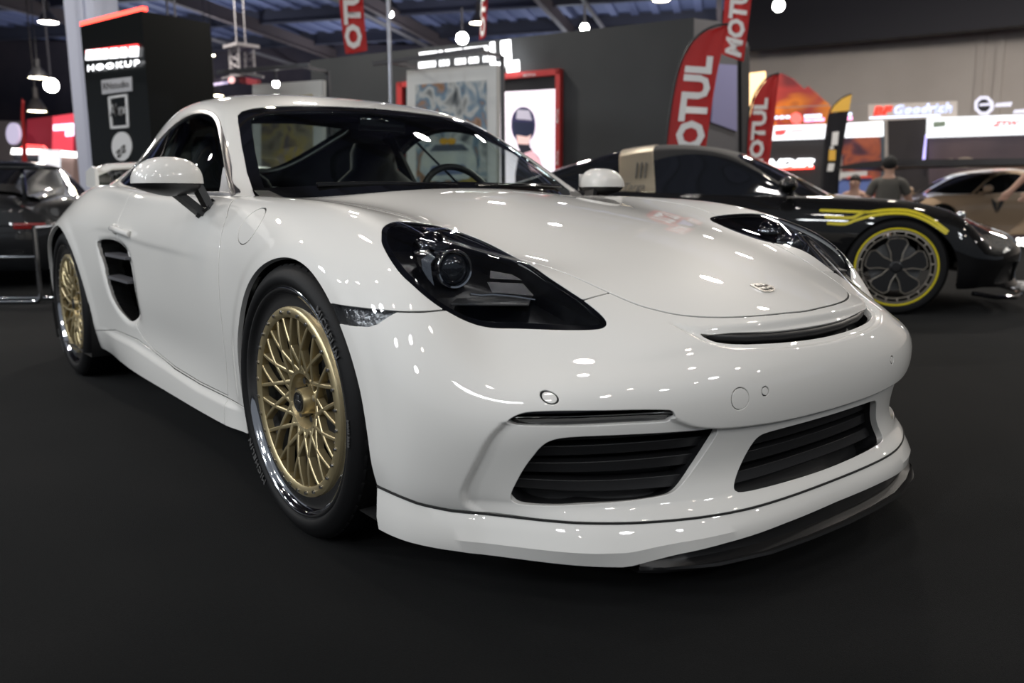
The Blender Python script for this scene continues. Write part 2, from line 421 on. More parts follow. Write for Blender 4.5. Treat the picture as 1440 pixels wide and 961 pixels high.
class B:
    """collects simple shapes into one bmesh"""
    def __init__(s): s.b = bmesh.new()
    def _t(s, vs, M_): 
        if M_ is not None: bmesh.ops.transform(s.b, matrix=M_, verts=vs)
    def box(s, c, d, rz=0, bev=0, M_=None, rx=0, ry=0):
        r = bmesh.ops.create_cube(s.b, size=1); vs = r['verts']
        bmesh.ops.scale(s.b, vec=d, verts=vs)
        if bev:
            es = list({e for v in vs for e in v.link_edges})
            q = bmesh.ops.bevel(s.b, geom=es, offset=bev, segments=2, affect='EDGES', profile=.5)
            vs = list({v for f in q['faces'] for v in f.verts} | {v for v in vs if v.is_valid})
        R = Matrix.Translation(c) @ Matrix.Rotation(rz, 4, 'Z') @ Matrix.Rotation(ry, 4, 'Y') @ Matrix.Rotation(rx, 4, 'X')
        bmesh.ops.transform(s.b, matrix=(M_ @ R) if M_ is not None else R, verts=vs)
        return s
    def cyl(s, a, b, r, r2=None, n=16, caps=True):
        a, b = Vector(a), Vector(b); d = b-a
        q = bmesh.ops.create_cone(s.b, cap_ends=caps, segments=n, radius1=r, radius2=r if r2 is None else r2, depth=d.length)
        R = d.to_track_quat('Z', 'Y').to_matrix().to_4x4(); R.translation = (a+b)/2
        bmesh.ops.transform(s.b, matrix=R, verts=q['verts']); return s
    def tube(s, P, r, n=10, closed=False, cap=True):
        P = [Vector(p) for p in P]; m = len(P); rings = []
        up = None
        for i, p in enumerate(P):
            a = P[i-1] if (i or closed) else p; c = P[(i+1) % m] if (i < m-1 or closed) else p
            t = (c-a).normalized()
            if up is None: up = t.orthogonal().normalized()
            up = (up-t*up.dot(t)).normalized(); w = t.cross(up)
            rr = r[i] if isinstance(r, (list, tuple)) else r
            rings.append([s.b.verts.new(p+(up*math.cos(k*2*PI/n)+w*math.sin(k*2*PI/n))*rr) for k in range(n)])
        for i in range(m if closed else m-1):
            A, C = rings[i], rings[(i+1) % m]
            for k in range(n): s.b.faces.new([A[k], A[(k+1) % n], C[(k+1) % n], C[k]])
        if cap and not closed:
            s.b.faces.new(rings[0][::-1]); s.b.faces.new(rings[-1])
        return s
    def lathe(s, prof, n=64, axis='Y', c=(0, 0, 0), closed=False):
        """profile of (radius, offset along axis)"""
        rings = []
        for r, h in prof:
            ring = []
            for k in range(n):
                t = 2*PI*k/n
                v = {'Y': (r*math.cos(t), h, r*math.sin(t)), 'Z': (r*math.cos(t), r*math.sin(t), h), 'X': (h, r*math.cos(t), r*math.sin(t))}[axis]
                ring.append(s.b.verts.new(Vector(v)+Vector(c)))
            rings.append(ring)
        m = len(rings)
        for i in range(m if closed else m-1):
            A, C = rings[i], rings[(i+1) % m]
            for k in range(n): s.b.faces.new([A[k], A[(k+1) % n], C[(k+1) % n], C[k]])
        return s
    def prism(s, P, d, M_=None):
        """outline P (2-D) in the local XZ plane extruded d along +Y"""
        a = [s.b.verts.new((x, 0, z)) for x, z in P]; b = [s.b.verts.new((x, d, z)) for x, z in P]; n = len(P)
        s.b.faces.new(a); s.b.faces.new(b[::-1])
        for k in range(n): s.b.faces.new([a[(k+1) % n], a[k], b[k], b[(k+1) % n]])
        s._t(a+b, M_); return s
    def quadstrip(s, R0, R1):
        a = [s.b.verts.new(p) for p in R0]; b = [s.b.verts.new(p) for p in R1]
        for k in range(len(a)-1): s.b.faces.new([a[k], a[k+1], b[k+1], b[k]])
        return s
    def grid(s, rows, closed=False):
        R = [[s.b.verts.new(p) for p in r] for r in rows]
        for i in range(len(R)-1):
            n = len(R[i])
            for k in range(n if closed else n-1): s.b.faces.new([R[i][k], R[i][(k+1) % n], R[i+1][(k+1) % n], R[i+1][k]])
        return s
    def sphere(s, c, r, sc=(1, 1, 1), u=24, v=14):
        q = bmesh.ops.create_uvsphere(s.b, u_segments=u, v_segments=v, radius=r)
        bmesh.ops.scale(s.b, vec=sc, verts=q['verts']); bmesh.ops.translate(s.b, vec=c, verts=q['verts']); return s
    def mesh(s, smooth=35):
        bmesh.ops.recalc_face_normals(s.b, faces=s.b.faces)
        me = bpy.data.meshes.new('m'); s.b.to_mesh(me); s.b.free()
        if smooth:
            me.polygons.foreach_set('use_smooth', [True]*len(me.polygons)); me.set_sharp_from_angle(angle=math.radians(smooth))
        return me
    def obj(s, name, m, parent=None, label=None, smooth=35):
        me = s.mesh(smooth); me.name = name
        return link(name, me, m, parent, label)
def copy_tree(o, parent=None, mat_=None):
    c = o.copy(); COL.objects.link(c)
    if parent is not None: c.parent = parent
    for ch in [x for x in bpy.data.objects if x.parent == o]: copy_tree(ch, c)
    return c
def text_mesh(s, size=1.0, ext=.0, bold=0.0, shear=0.0, align='CENTER', res=2, space=1.0):
    cu = bpy.data.curves.new('t', 'FONT'); cu.body = s; cu.size = size; cu.extrude = ext; cu.offset = bold
    cu.shear = shear; cu.align_x = align; cu.align_y = 'CENTER'; cu.resolution_u = res; cu.space_character = space
    o = bpy.data.objects.new('t', cu); COL.objects.link(o)
    dg = bpy.context.evaluated_depsgraph_get(); dg.update()
    me = bpy.data.meshes.new_from_object(o.evaluated_get(dg)); bpy.data.objects.remove(o); bpy.data.curves.remove(cu)
    return me
# ------------------------------------------------------------------ the white coupe
car = thing('sports_car', 'white two-door sports coupe with gold mesh wheels in the foreground', 'car', (0, 0, 0))
A4, G4 = body_surface(4); G4 = orient(A4, G4, np.array([-1.3, 0, .5]))
A5, G5 = cc(A4, G4)
rear_shell = M(A4, tri(G4)); front_shell = M(A5, tri(G5))
LOWREC = [(.741, .399), (.752, .388), (.760, .376), (.769, .354), (.776, .319), (.782, .287), (.786, .259), (.786, .24), (.779, .220), (.765, .205), (.740, .190), (.70, .165), (.3, .15), (0, .15), (-.3, .15),
          (-.3, .30), (-.3, .352), (0, .352), (.163, .354), (.267, .358), (.36, .364), (.42, .374), (.455, .388), (.475, .398), (.55, .402), (.64, .402), (.70, .402)]
SLOTREC = [(.372, .562), (.362, .543), (.341, .524), (.311, .514), (.257, .505), (.167, .499), (.035, .495)]
SLOTREC = SLOTREC+[(-y, z) for y, z in SLOTREC[::-1]]+[(-.33, .552), (-.23, .552), (-.1, .552), (0, .552), (.1, .552), (.23, .552), (.33, .552)]
SCOOP = [(-1.861, .652), (-1.796, .663), (-1.675, .664), (-1.584, .648), (-1.541, .615), (-1.498, .561), (-1.474, .492), (-1.461, .431), (-1.472, .390), (-1.509, .361), (-1.574, .363), (-1.669, .391), (-1.739, .438), (-1.776, .502), (-1.809, .567), (-1.851, .623)]
SCOOPR = [(-1.86, .66), (-1.76, .680), (-1.591, .680), (-1.45, .650), (-1.385, .60), (-1.344, .525), (-1.330, .450), (-1.330, .395), (-1.39, .352), (-1.50, .340), (-1.60, .350), (-1.69, .385), (-1.755, .435), (-1.79, .50), (-1.83, .575)]
def deform(m):
    V, N = m.V, m.N; ay = np.abs(V[:, 1]); D = np.zeros_like(V)
    Q = np.stack([V[:, 0], ay, V[:, 2]], 1)
    fr = V[:, 0] > .5
    d = sdf(Q, spl(LOWREC, 4), (1, 2), fr, far=1, near=.1)
    D -= N*(sstep(0, .009, -d)*.0115*sstep(.54, .565, V[:, 0])*sstep(.186, .222, V[:, 2]))[:, None]
    d = sdf(Q, spl(SLOTREC, 4), (1, 2), fr & (V[:, 0] > .6), far=1, near=.1)
    D -= N*(sstep(0, .010, -d)*.011)[:, None]
    side = (ay > .78) & (V[:, 2] < .8)
    # ramp into the side air scoop: deepest at its rear edge
    d = sdf(Q, spl(SCOOPR, 6), (0, 2), side, far=1, near=.1)
    w = sstep(0, .05, -d)*sstep(-1.33, -1.50, V[:, 0])
    D[:, 1] -= np.sign(V[:, 1])*w*.030
    # swage line along the door
    zc = np.interp(V[:, 0], [-2.1, -1.87, -1.6, -1.4, -1.2, -.87, -.63], [.68, .712, .706, .684, .672, .662, .656])
    f = sstep(-2.05, -1.7, V[:, 0])*sstep(-.45, -1.1, V[:, 0])*side
    t = zc-V[:, 2]
    D[:, 1] -= np.sign(V[:, 1])*f*sstep(0, .02, t)*(1-sstep(.05, .26, t))*.0055
    # flat lips round the wheel openings
    for P in (ARCHF, ARCHR):
        d = sdf(Q, P, (0, 2), ay > .6, far=1, near=.1)
        k = (1-sstep(.020, .065, d))*sstep(.22, .30, V[:, 2])*sstep(.74, .80, ay)*(d < .5)
        D[:, 1] += np.sign(V[:, 1])*k*.004
    # side skirt step below the door
    f = sstep(-.36, -.50, V[:, 0])*sstep(-2.05, -1.7, V[:, 0])*side
    zs = np.interp(V[:, 0], [-1.9, -1.5, -1.2, -.75, -.5], [.29, .285, .265, .245, .245])
    D[:, 1] += np.sign(V[:, 1])*f*(1-sstep(zs-.018, zs, V[:, 2]))*.012
    V2 = V+D
    return M(V2, m.T)
ARCHF = spl([(-.345, .15), (-.362, .27), (-.348, .40), (-.300, .50), (-.225, .592), (-.125, .655), (-.01, .681), (.105, .666), (.215, .612), (.305, .530), (.362, .44), (.386, .34), (.388, .22), (.388, .13), (.2, .05), (-.2, .05)], 8)
th = np.linspace(0, 2*PI, 96, endpoint=False)
ARCHR = np.stack([-2.445+.392*np.cos(th), .318+.388*np.sin(th)], 1)
front_shell = deform(front_shell); rear_shell = deform(rear_shell)
front_shell = front_shell.clip(-(front_shell.V[:, 0]+.75))[0]       # keep what lies ahead of the doors
rear_shell = rear_shell.clip(rear_shell.V[:, 0]+.30)[0]
def mabs(m): return np.stack([m.V[:, 0], np.abs(m.V[:, 1]), m.V[:, 2]], 1)
def dsd(m, P, ax, mask=None): return sdf(mabs(m), P, ax, mask)
seals = []
def split(m, d, g=.0026, seal=True):
    """two panels with a shut line between them; the gap gets a black seal behind it"""
    if seal:
        s_ = m.clip(np.abs(d)-g-.001)[0]
        if len(s_.T): seals.append(M(s_.V-s_.N*.0026, s_.T, s_.N))
    inside = m.clip(d+g)[0]; outside = m.clip(d-g)[1]
    return inside, outside
# wheel openings
front_shell = front_shell.clip(dsd(front_shell, ARCHF, (0, 2), np.abs(front_shell.V[:, 1]) > .6))[1]
rear_shell = rear_shell.clip(dsd(rear_shell, ARCHR, (0, 2), np.abs(rear_shell.V[:, 1]) > .6))[1]
# cabin opening under the greenhouse
CABIN = [(-.47, 0), (-.50, .25), (-.58, .46), (-.70, .645), (-.80, .700), (-1.2, .715), (-1.7, .712), (-2.1, .68), (-2.45, .62), (-2.78, .55), (-2.86, .3), (-2.88, 0)]
CABIN = np.array(CABIN+[(x, -y) for x, y in CABIN[-2:0:-1]])
for_top = lambda m: m.V[:, 2] > .74
front_shell = front_shell.clip(sdf(front_shell.V, CABIN, (0, 1), for_top(front_shell)))[1]
rear_shell = rear_shell.clip(sdf(rear_shell.V, CABIN, (0, 1), for_top(rear_shell)))[1]
# the bumper ends above the lip spoiler
def zlip(ay): return np.interp(ay, [0, .30, .53, .625, .715, .79, .836, .866, .9], [.190, .190, .192, .194, .198, .206, .218, .232, .238])
dz = np.where((front_shell.V[:, 0] > .30) & (front_shell.V[:, 2] < .30), zlip(np.abs(front_shell.V[:, 1]))-front_shell.V[:, 2], -1.)
front_shell = front_shell.clip(dz)[0]
e_ = np.unique(front_shell.border()); q_ = front_shell.V[e_]
q_ = q_[(q_[:, 1] <= 1e-4) & (q_[:, 0] > .33) & (np.abs(q_[:, 2]-zlip(np.abs(q_[:, 1]))) < 2e-4)]
q_ = q_[np.argsort(q_[:, 0]-q_[:, 1]*-1.0*1.0)]            # from the wheel opening to the centre
t_ = np.linspace(0, 1, 60); s_ = np.concatenate([[0], np.cumsum(np.linalg.norm(np.diff(q_, axis=0), axis=1))]); s_ /= s_[-1]
LIPT = np.stack([np.interp(t_, s_, q_[:, k]) for k in range(3)], 1); LIPT[-1, 1] = 0
# openings in the nose
HL = spl([(.262, .767), (.231, .747), (.205, .717), (.164, .660), (.130, .595), (.120, .540), (.147, .506), (.194, .491), (.242, .481), (.297, .478), (.355, .482), (.40, .492), (.449, .502), (.501, .505), (.545, .497), (.59, .486), (.633, .481), (.660, .483), (.672, .492), (.672, .508), (.660, .530), (.641, .557), (.617, .588), (.592, .618), (.566, .650), (.543, .682), (.519, .716), (.500, .745), (.482, .770), (.458, .788), (.428, .799), (.394, .804), (.354, .800), (.316, .791), (.284, .780)], 4)
DRL = spl([(.739, .396), (.734, .406), (.720, .415), (.702, .4195), (.659, .4215), (.594, .4205), (.534, .4185), (.484, .4145), (.472, .410), (.466, .400), (.467, .389), (.474, .385), (.500, .385), (.559, .386), (.595, .386), (.661, .386), (.720, .389)], 4)
INR = spl([(.531, .366), (.610, .367), (.650, .365), (.671, .358), (.682, .345), (.689, .327), (.698, .300), (.705, .268), (.709, .244), (.707, .229), (.697, .220), (.680, .218), (.638, .219), (.590, .222), (.535, .224), (.495, .226), (.452, .230), (.430, .238), (.406, .258), (.383, .288), (.365, .323), (.357, .345), (.358, .357), (.370, .361), (.459, .364)], 4)
INC = [(0, .331), (.15, .331), (.220, .329), (.243, .322), (.257, .305), (.276, .270), (.295, .240), (.303, .225), (.299, .216), (.279, .212), (.19, .210), (.05, .208)]
INC = spl(INC+[(-y, z) for y, z in INC[:0:-1]], 4)
SLOT = [(.330, .539), (.308, .5365), (.260, .5365), (.200, .534), (.120, .531), (.04, .530)]
SLOT = SLOT+[(-y, z) for y, z in SLOT[::-1]]+[(-.318, .524), (-.283, .516), (-.221, .511), (-.112, .506), (0, .504), (.112, .506), (.221, .511), (.283, .516), (.318, .524)]
SLOT = spl(SLOT, 4)
def cut_front(P, ax, keep=.5, m=None):
    global front_shell
    inn, front_shell = front_shell.clip(dsd(front_shell, P, ax, front_shell.V[:, 0] > keep)); return inn
hl_piece = cut_front(HL, (0, 1), .05)
drl_piece = cut_front(DRL, (1, 2)); in_piece = cut_front(INR, (1, 2)); ic_piece = cut_front(INC, (1, 2)); slot_piece = cut_front(SLOT, (1, 2), .7)
MARK = [(.24, .597), (.432, .594), (.436, .592), (.420, .582), (.400, .566), (.375, .558), (.32, .555), (.24, .556)]
mark_piece = cut_front(MARK, (0, 2), .2)
# shut lines
hc = [(.810, 0), (.806, .06), (.798, .131), (.784, .20), (.768, .25), (.747, .295), (.722, .332), (.69, .362), (.655, .386), (.60, .408), (.50, .442), (.418, .476), (.352, .506), (.286, .533), (.226, .550), (.165, .565), (.12, .575), (.065, .587), (0, .601), (-.068, .614), (-.20, .638), (-.33, .665), (-.45, .690), (-.53, .700), (-.56, .69), (-.60, .64), (-.62, .5), (-.62, .3), (-.62, 0)]
HOOD = np.array(hc+[(x, -y) for x, y in hc[-2:0:-1]])
hood, front_shell = split(front_shell, sdf(front_shell.V, spl(HOOD, 3), (0, 1), front_shell.V[:, 2] > .5), .0034)
BUMP = [(.20, .5935), (.44, .5935), (.478, .5945), (.52, .600), (.560, .603), (.597, .6035), (.597, .70), (1.3, .70), (1.3, 0), (.20, 0)]
bumper, fender = split(front_shell, dsd(front_shell, BUMP, (0, 2)))
DOORF = [(-.573, .814), (-.516, .769), (-.494, .728), (-.476, .678), (-.469, .622), (-.467, .56), (-.471, .472), (-.480, .40), (-.495, .31), (-.501, .256)]
DOORB = [(-.75, .254), (-1.011, .262), (-1.249, .285), (-1.38, .315), (-1.47, .360)]
DOORR = [(-1.47, .45), (-1.52, .60), (-1.585, .66), (-1.60, .72), (-1.60, .80), (-1.60, .90)]
DOOR = np.array([(-.595, .90)]+DOORF+DOORB+DOORR)
FEN = np.array([(-.60, 1.0), (-.598, .84)]+DOORF+[(-.502, .12), (1, .12), (1, 1)])
fender, _ = split(fender, dsd(fender, FEN, (0, 2)), seal=False)
rear_shell, _x = split(rear_shell, -dsd(rear_shell, FEN, (0, 2)))
door, quarter = split(rear_shell, dsd(rear_shell, DOOR, (0, 2), np.abs(rear_shell.V[:, 1]) > .69))
SKIRT = np.array([(-.30, .10), (-.30, .249), (-.501, .249), (-.75, .247), (-1.011, .255), (-1.249, .277), (-1.45, .300), (-1.75, .300), (-2.06, .262), (-2.12, .10)])
skirt, quarter = split(quarter, dsd(quarter, SKIRT, (0, 2), np.abs(quarter.V[:, 1]) > .6))
skf, fender = split(fender, dsd(fender, SKIRT, (0, 2), np.abs(fender.V[:, 1]) > .6))
scoop_piece, quarter = quarter.clip(dsd(quarter, spl(SCOOP, 6), (0, 2), np.abs(quarter.V[:, 1]) > .6))
s2, door = door.clip(dsd(door, spl(SCOOP, 6), (0, 2), np.abs(door.V[:, 1]) > .6))
# round covers
def disc(m, c, r, ax, mask, g=.0022, rz=None):
    t = np.linspace(0, 2*PI, 40, endpoint=False); rz = rz or r
    P = np.stack([c[0]+r*np.cos(t), c[1]+rz*np.sin(t)], 1)
    return split(m, sdf(m.V, P, ax, mask), g)
covers = []
for y, z, r in ((-.3245, .4195, .0225), (-.672, .4435, .0115), (-.257, .4265, .0100), (.257, .4265, .0100), (.672, .4435, .0115)):
    c_, bumper = disc(bumper, (y, z), r, (1, 2), bumper.V[:, 0] > .5, .0019 if r > .02 else .0022)
    covers.append((c_, r))
fuel, fender = disc(fender, (-.312, .745), .062, (0, 2), fender.V[:, 1] < -.6, rz=.047)
def sides(m): return m.clip(m.V[:, 1])      # (right-hand side y<0, left-hand side)
FL = dict(depth=.010, r=.0010)
put('hood', hood.flange(.010, .0010), PAINT, car)
bump_o = put('front_bumper', bumper.flange(.014, .0016), PAINT, car)
for c_, r in covers:
    put('tow_hook_cover' if r > .02 else 'parking_sensor', c_.flange(.008, .0008), PAINT, bump_o)
for k, m_ in enumerate(sides(fender)):
    fo = put('front_fender', m_.flange(.012, .0012), PAINT, car)
    if k == 0: put('fuel_flap', fuel.flange(.008, .0010), PAINT, fo)
door_objs = [put('door', m_.flange(**FL), PAINT, car) for m_ in sides(door)]
for m_ in sides(merge(skirt, skf)): put('side_skirt', m_.flange(.03, .0012), PAINT, car)
put('rear_body', quarter.flange(.014, .0014), PAINT, car)
put('panel_seal', merge(*seals), SEAL, car)
# ---- things set into the openings
def wall(m, a, b_, flip=False):
    e = m.border(); u = np.unique(e); idx = -np.ones(len(m.V), int); idx[u] = np.arange(len(u)); n = len(u)
    V = np.concatenate([m.V[u]-m.N[u]*a, m.V[u]-m.N[u]*b_])
    i, j = idx[e[:, 0]], idx[e[:, 1]]
    T = np.concatenate([np.stack([i, j, j+n], 1), np.stack([i, j+n, i+n], 1)])
    return M(V, T)
def push(m, d): return M(m.V-m.N*d, m.T, m.N)
def slats(m, zs, h, depth, thick):
    """horizontal louvres across an opening"""
    out = []
    for z0 in zs:
        s_ = m.clip(np.abs(m.V[:, 2]-z0)-h/2)[0]
        if len(s_.T): out.append(push(s_, depth).flange(thick, .002))
    return out
for nm, pc, zs in (('outer_intake', in_piece, (.250, .284, .318, .350)), ('centre_intake', ic_piece, (.238, .268, .298))):
    for m_ in (sides(pc) if nm == 'outer_intake' else (pc,)):
        g_ = put(nm, merge(push(m_, .075), wall(m_, .004, .075)), BLK, bump_o)
        for s_ in slats(m_, zs, .016, .030, .030): put('louvre', s_, BLK, g_)
so = put('hood_slot_grille', merge(push(slot_piece, .05), wall(slot_piece, .004, .05)), BLK, bump_o)
yy = np.linspace(-.30, .30, 40)
P_ = [(float(np.interp(abs(y), [0, .112, .221, .283, .31], [.862, .857, .838, .818, .795]))-.033, y, float(np.interp(abs(y), [0, .112, .221, .283, .31], [.514, .516, .521, .527, .533]))) for y in yy]
B().tube(P_, .011, 12).obj('slot_bar', BLK, so)
for m_ in sides(drl_piece):
    o_ = put('daytime_light', merge(push(m_, .016), wall(m_, .002, .016)), GBLK, bump_o)
    zz = mabs(m_)
    inner = m_.clip(np.maximum(sdf(zz, DRL, (1, 2))+.004, m_.V[:, 2]-.406))[0]
    put('light_bar', push(inner, .009).flange(.006, .002), mat('light_bar_clear', (.075, .075, .075), .10, coat=1), o_)
for m_ in sides(mark_piece):
    o_ = put('side_marker_light', merge(push(m_, .022), wall(m_, .001, .022)), mat('marker_reflector', (.20, .195, .19), .22, metal=.8, bump=(90, .8, .004)), car)
    put('lens', push(m_, .001).flange(.003, .001), LENS, o_)
for m_ in sides(merge(scoop_piece, s2)):
    sg = -1 if m_.V[:, 1].mean() < 0 else 1
    V_ = m_.V.copy(); V_[:, 1] -= sg*.11; V_[:, 0] -= .04
    o_ = put('side_air_scoop', merge(M(V_, m_.T, m_.N), wall(m_, .003, .10)), mat('scoop_black', (.01, .01, .011), .6), car)
    for z0 in (.595, .505):
        s_ = B(); y0 = sg*.842
        s_.prism([(-1.80+(.60-z0)*-.3, 0), (-1.50, 0), (-1.50, .010), (-1.80+(.60-z0)*-.3, .014)], .055*1, Matrix.Translation((0, y0-.055*(sg > 0)+.0*sg+(.0 if sg > 0 else 0), z0)))
        s_.obj('scoop_blade', mat('blade_grey', (.10, .10, .11), .4), o_)
# ---- headlamps
def headlamp(m_, sg):
    hz = mabs(m_); d = sdf(hz, HL, (0, 1))
    ho = put('headlight', merge(push(m_, .075), wall(m_, .003, .075)), mat('lamp_housing_black', (.010, .010, .011), .30), car)
    put('lamp_rim', push(m_.clip(d+.012)[1], .0012).flange(.004, .001), GBLK, ho)
    put('lens', push(m_, .0003), LENS, ho)
    def P(x, y, z): return Vector((x, sg*y, z))
    ax = Vector((1, -.12*sg*-1 if sg < 0 else -.12, 0)).normalized()
    c = P(.372, .655, .664)
    T_ = Matrix.Translation(c) @ ax.to_track_quat('Z', 'Y').to_matrix().to_4x4()
    b = B(); b.lathe([(.040, -.055), (.041, -.012), (.0425, .004), (.041, .007), (.037, .006), (.035, -.004)], 48, 'Z')
    bmesh.ops.transform(b.b, matrix=T_, verts=b.b.verts); b.obj('projector_bezel', CHR, ho)
    b = B(); b.lathe([(.0001, .012), (.010, .0115), (.020, .009), (.029, .003), (.0345, -.006)], 40, 'Z')
    bmesh.ops.transform(b.b, matrix=T_, verts=b.b.verts); b.obj('projector_lens', mat('projector_glass', (.02, .022, .026), .04, coat=1), ho)
    b = B()      # bright reflector wings beside the projector
    b.grid([[P(.300, .672, .712), P(.330, .690, .706), P(.350, .700, .699), P(.362, .695, .690)],
            [P(.285, .700, .700), P(.325, .718, .695), P(.345, .720, .686), P(.360, .706, .678)],
            [P(.290, .705, .680), P(.335, .722, .678), P(.352, .722, .665), P(.360, .704, .655)],
            [P(.310, .700, .655), P(.345, .715, .655), P(.358, .712, .645), P(.362, .700, .630)]])
    bmesh.ops.solidify(b.b, geom=b.b.faces[:], thickness=.003); b.obj('reflector', CHR, ho)
    b = B(); b.lathe([(.0001, .03), (.02, .028), (.036, .012), (.042, -.01), (.04, -.03)], 32, 'X', tuple(P(.285, .645, .700))); b.obj('reflector_dome', mat('smoked_chrome', (.12, .12, .125), .12, metal=1), ho)
    dm = mat('lamp_optic', (.28, .28, .29), .25, metal=.8, bump=(260, .6, .002))
    for q in ([(.423, .595, .660), (.452, .560, .652), (.474, .549, .640), (.436, .607, .645)],
              [(.436, .614, .638), (.480, .552, .634), (.514, .550, .610), (.458, .618, .617)]):
        b = B(); v = [b.b.verts.new(P(*t)) for t in q]; f = b.b.faces.new(v); bmesh.ops.solidify(b.b, geom=[f], thickness=.006)
        b.obj('daytime_optic', dm, ho, smooth=None)
    b = B(); b.tube([P(.440, .662, .616), P(.450, .640, .612), P(.462, .620, .613), P(.490, .585, .609), P(.520, .552, .602)], .003, 8); b.obj('chrome_strip', CHR, ho)
    b = B(); b.box(P(.44, .60, .600), (.19, .16, .004), rz=-.75*-sg, bev=.001); b.obj('lamp_shelf', mat('lamp_grey', (.035, .035, .036), .35), ho)
for m_ in sides(hl_piece): headlamp(m_, -1 if m_.V[:, 1].mean() < 0 else 1)
# ---- greenhouse
AG, GG = green_surface(5); G0 = M(AG, tri(GG))
WS = [(-.672, .790), (-.671, .833), (-.650, .900), (-.610, .988), (-.562, 1.078), (-.543, 1.106), (-.517, 1.124), (-.475, 1.137), (-.403, 1.148), (-.30, 1.155), (-.15, 1.162), (0, 1.165)]
WS = np.array(WS+[(-y, z) for y, z in WS[-2::-1]])
ws, G0 = G0.clip(sdf(G0.V, WS, (1, 2), G0.V[:, 0] > -1.30))
SIDEW = spl([(-.684, .829), (-.755, .876), (-.828, .926), (-.94, .995), (-1.079, 1.064), (-1.178, 1.104), (-1.282, 1.131), (-1.40, 1.146), (-1.52, 1.145), (-1.64, 1.128), (-1.78, 1.090), (-1.93, 1.030), (-2.05, .960), (-2.105, .905), (-2.04, .880), (-1.8, .858), (-1.5, .840), (-1.2, .832), (-.95, .829), (-.80, .828)], 5)
sw, G0 = G0.clip(dsd(G0, SIDEW, (0, 2), np.abs(G0.V[:, 1]) > .45))
REARW = spl([(-1.98, 0), (-1.99, .25), (-2.02, .38), (-2.10, .42), (-2.4, .40), (-2.7, .36), (-2.84, .30), (-2.87, .15), (-2.88, 0), (-2.87, -.15), (-2.84, -.30), (-2.7, -.36), (-2.4, -.40), (-2.10, -.42), (-2.02, -.38), (-1.99, -.25)], 4)
rw, G0 = G0.clip(sdf(G0.V, REARW, (0, 1), G0.V[:, 2] > .9))
G0 = G0.clip(.775-G0.V[:, 2])[0]
roof = put('roof', G0.flange(.006, .002), PAINT, car)
put('headliner', M(push(G0, .022).V, G0.T, G0.N), INT, roof)
FRIT = mat('windscreen_frit', (.004, .004, .004), .05, coat=1)
d = sdf(ws.V, WS, (1, 2)); zb = np.interp(np.abs(ws.V[:, 1]), [0, .3, .5, .66], [.872, .868, .858, .85])
fr = np.maximum(d+.030, zb-ws.V[:, 2])
clear, band = ws.clip(fr)
wo = put('windscreen', push(clear, .002), GLS, car)
put('windscreen_border', push(band, .002).flange(.004, .001), FRIT, wo)
for m_ in sides(sw):
    d = dsd(m_, SIDEW, (0, 2))
    pane, trim = m_.clip(d+.010)
    so_ = put('side_window', push(pane, .003), GLS, car)
    t2 = push(trim, -.002).flange(.006, .003); put('window_trim', t2, mat('satin_trim', (.26, .26, .27), .3, metal=1), so_)
    X, Z = pane.V[:, 0], pane.V[:, 2]
    dl = (X+1.611)*1.05-(Z-.978)*-.86                      # slanted divider of the quarter light
    dl = np.abs((X+1.611)+(Z-.978)*.82)
    put('window_divider', push(pane.clip(dl-.012)[0], .001), GBLK, so_)
    tri_ = np.array([(-.70, .838), (-.79, .838), (-.842, .918)])
    put('mirror_sail', push(pane.clip(dsd(pane, tri_, (0, 2)))[0], -.001).flange(.004, .001), mat('sail_grey', (.35, .35, .36), .4), so_)
    rim_ = pane.clip(dsd(pane, SIDEW, (0, 2))+.026)[1]
    put('window_border', push(rim_, .0045), FRIT, so_)
ro_ = put('rear_window', push(rw, .002), GLS, car)
put('rear_window_border', push(rw.clip(sdf(rw.V, REARW, (0, 1))+.03)[1], .001), FRIT, ro_)
# ---- cowl, wipers, badge, handles
b = B(); yy = np.linspace(-.70, .70, 29)
def cowl(y, o, z): a = abs(y); return (float(np.interp(a, [0, .25, .46, .60, .70], [-.455, -.485, -.565, -.655, -.74]))+o, float(y), z)
b.grid([[cowl(y, .05, .825) for y in yy], [cowl(y, .0, .822) for y in yy], [cowl(y, -.05, .80) for y in yy]]); b.obj('cowl_panel', BLK, car)
def wiper(pts):
    o = B().tube(pts, .006, 8).obj('wiper_arm', GBLK, car)
    q = [Vector(p)+Vector((-.01, 0, .004)) for p in pts]; B().tube(q, .004, 6).obj('wiper_blade', RUB, o)
wiper([(-.450, .02, .856), (-.475, .20, .860), (-.52, .38, .861), (-.585, .52, .860)])
wiper([(-.575, -.50, .858), (-.53, -.38, .861), (-.485, -.22, .861), (-.455, -.05, .856)])
def on_surface(m, x, y, zmin=.5):
    k = ((m.V[:, 0]-x)**2+(m.V[:, 1]-y)**2+(m.V[:, 2] < zmin)*9).argmin(); return m.V[k], m.N[k]
pb, nb = on_surface(hood, .702, 0)
R_ = Matrix.Translation(Vector(pb)) @ Vector(nb).to_track_quat('Z', 'Y').to_matrix().to_4x4()
crest = [(-.020, .030), (0, .034), (.020, .030), (.024, .012), (.022, -.008), (.012, -.024), (0, -.034), (-.012, -.024), (-.022, -.008), (-.024, .012)]
def crest_part(s, h0, h1, name, m, par):
    b = B(); a = [b.b.verts.new((-y*s, x*s, h0)) for x, y in crest]; c = [b.b.verts.new((-y*s, x*s, h1)) for x, y in crest]
    b.b.faces.new(c)
    for k in range(len(a)): b.b.faces.new([a[k], a[(k+1) % len(a)], c[(k+1) % len(a)], c[k]])
    bmesh.ops.transform(b.b, matrix=R_, verts=b.b.verts); return b.obj(name, m, par, smooth=30)
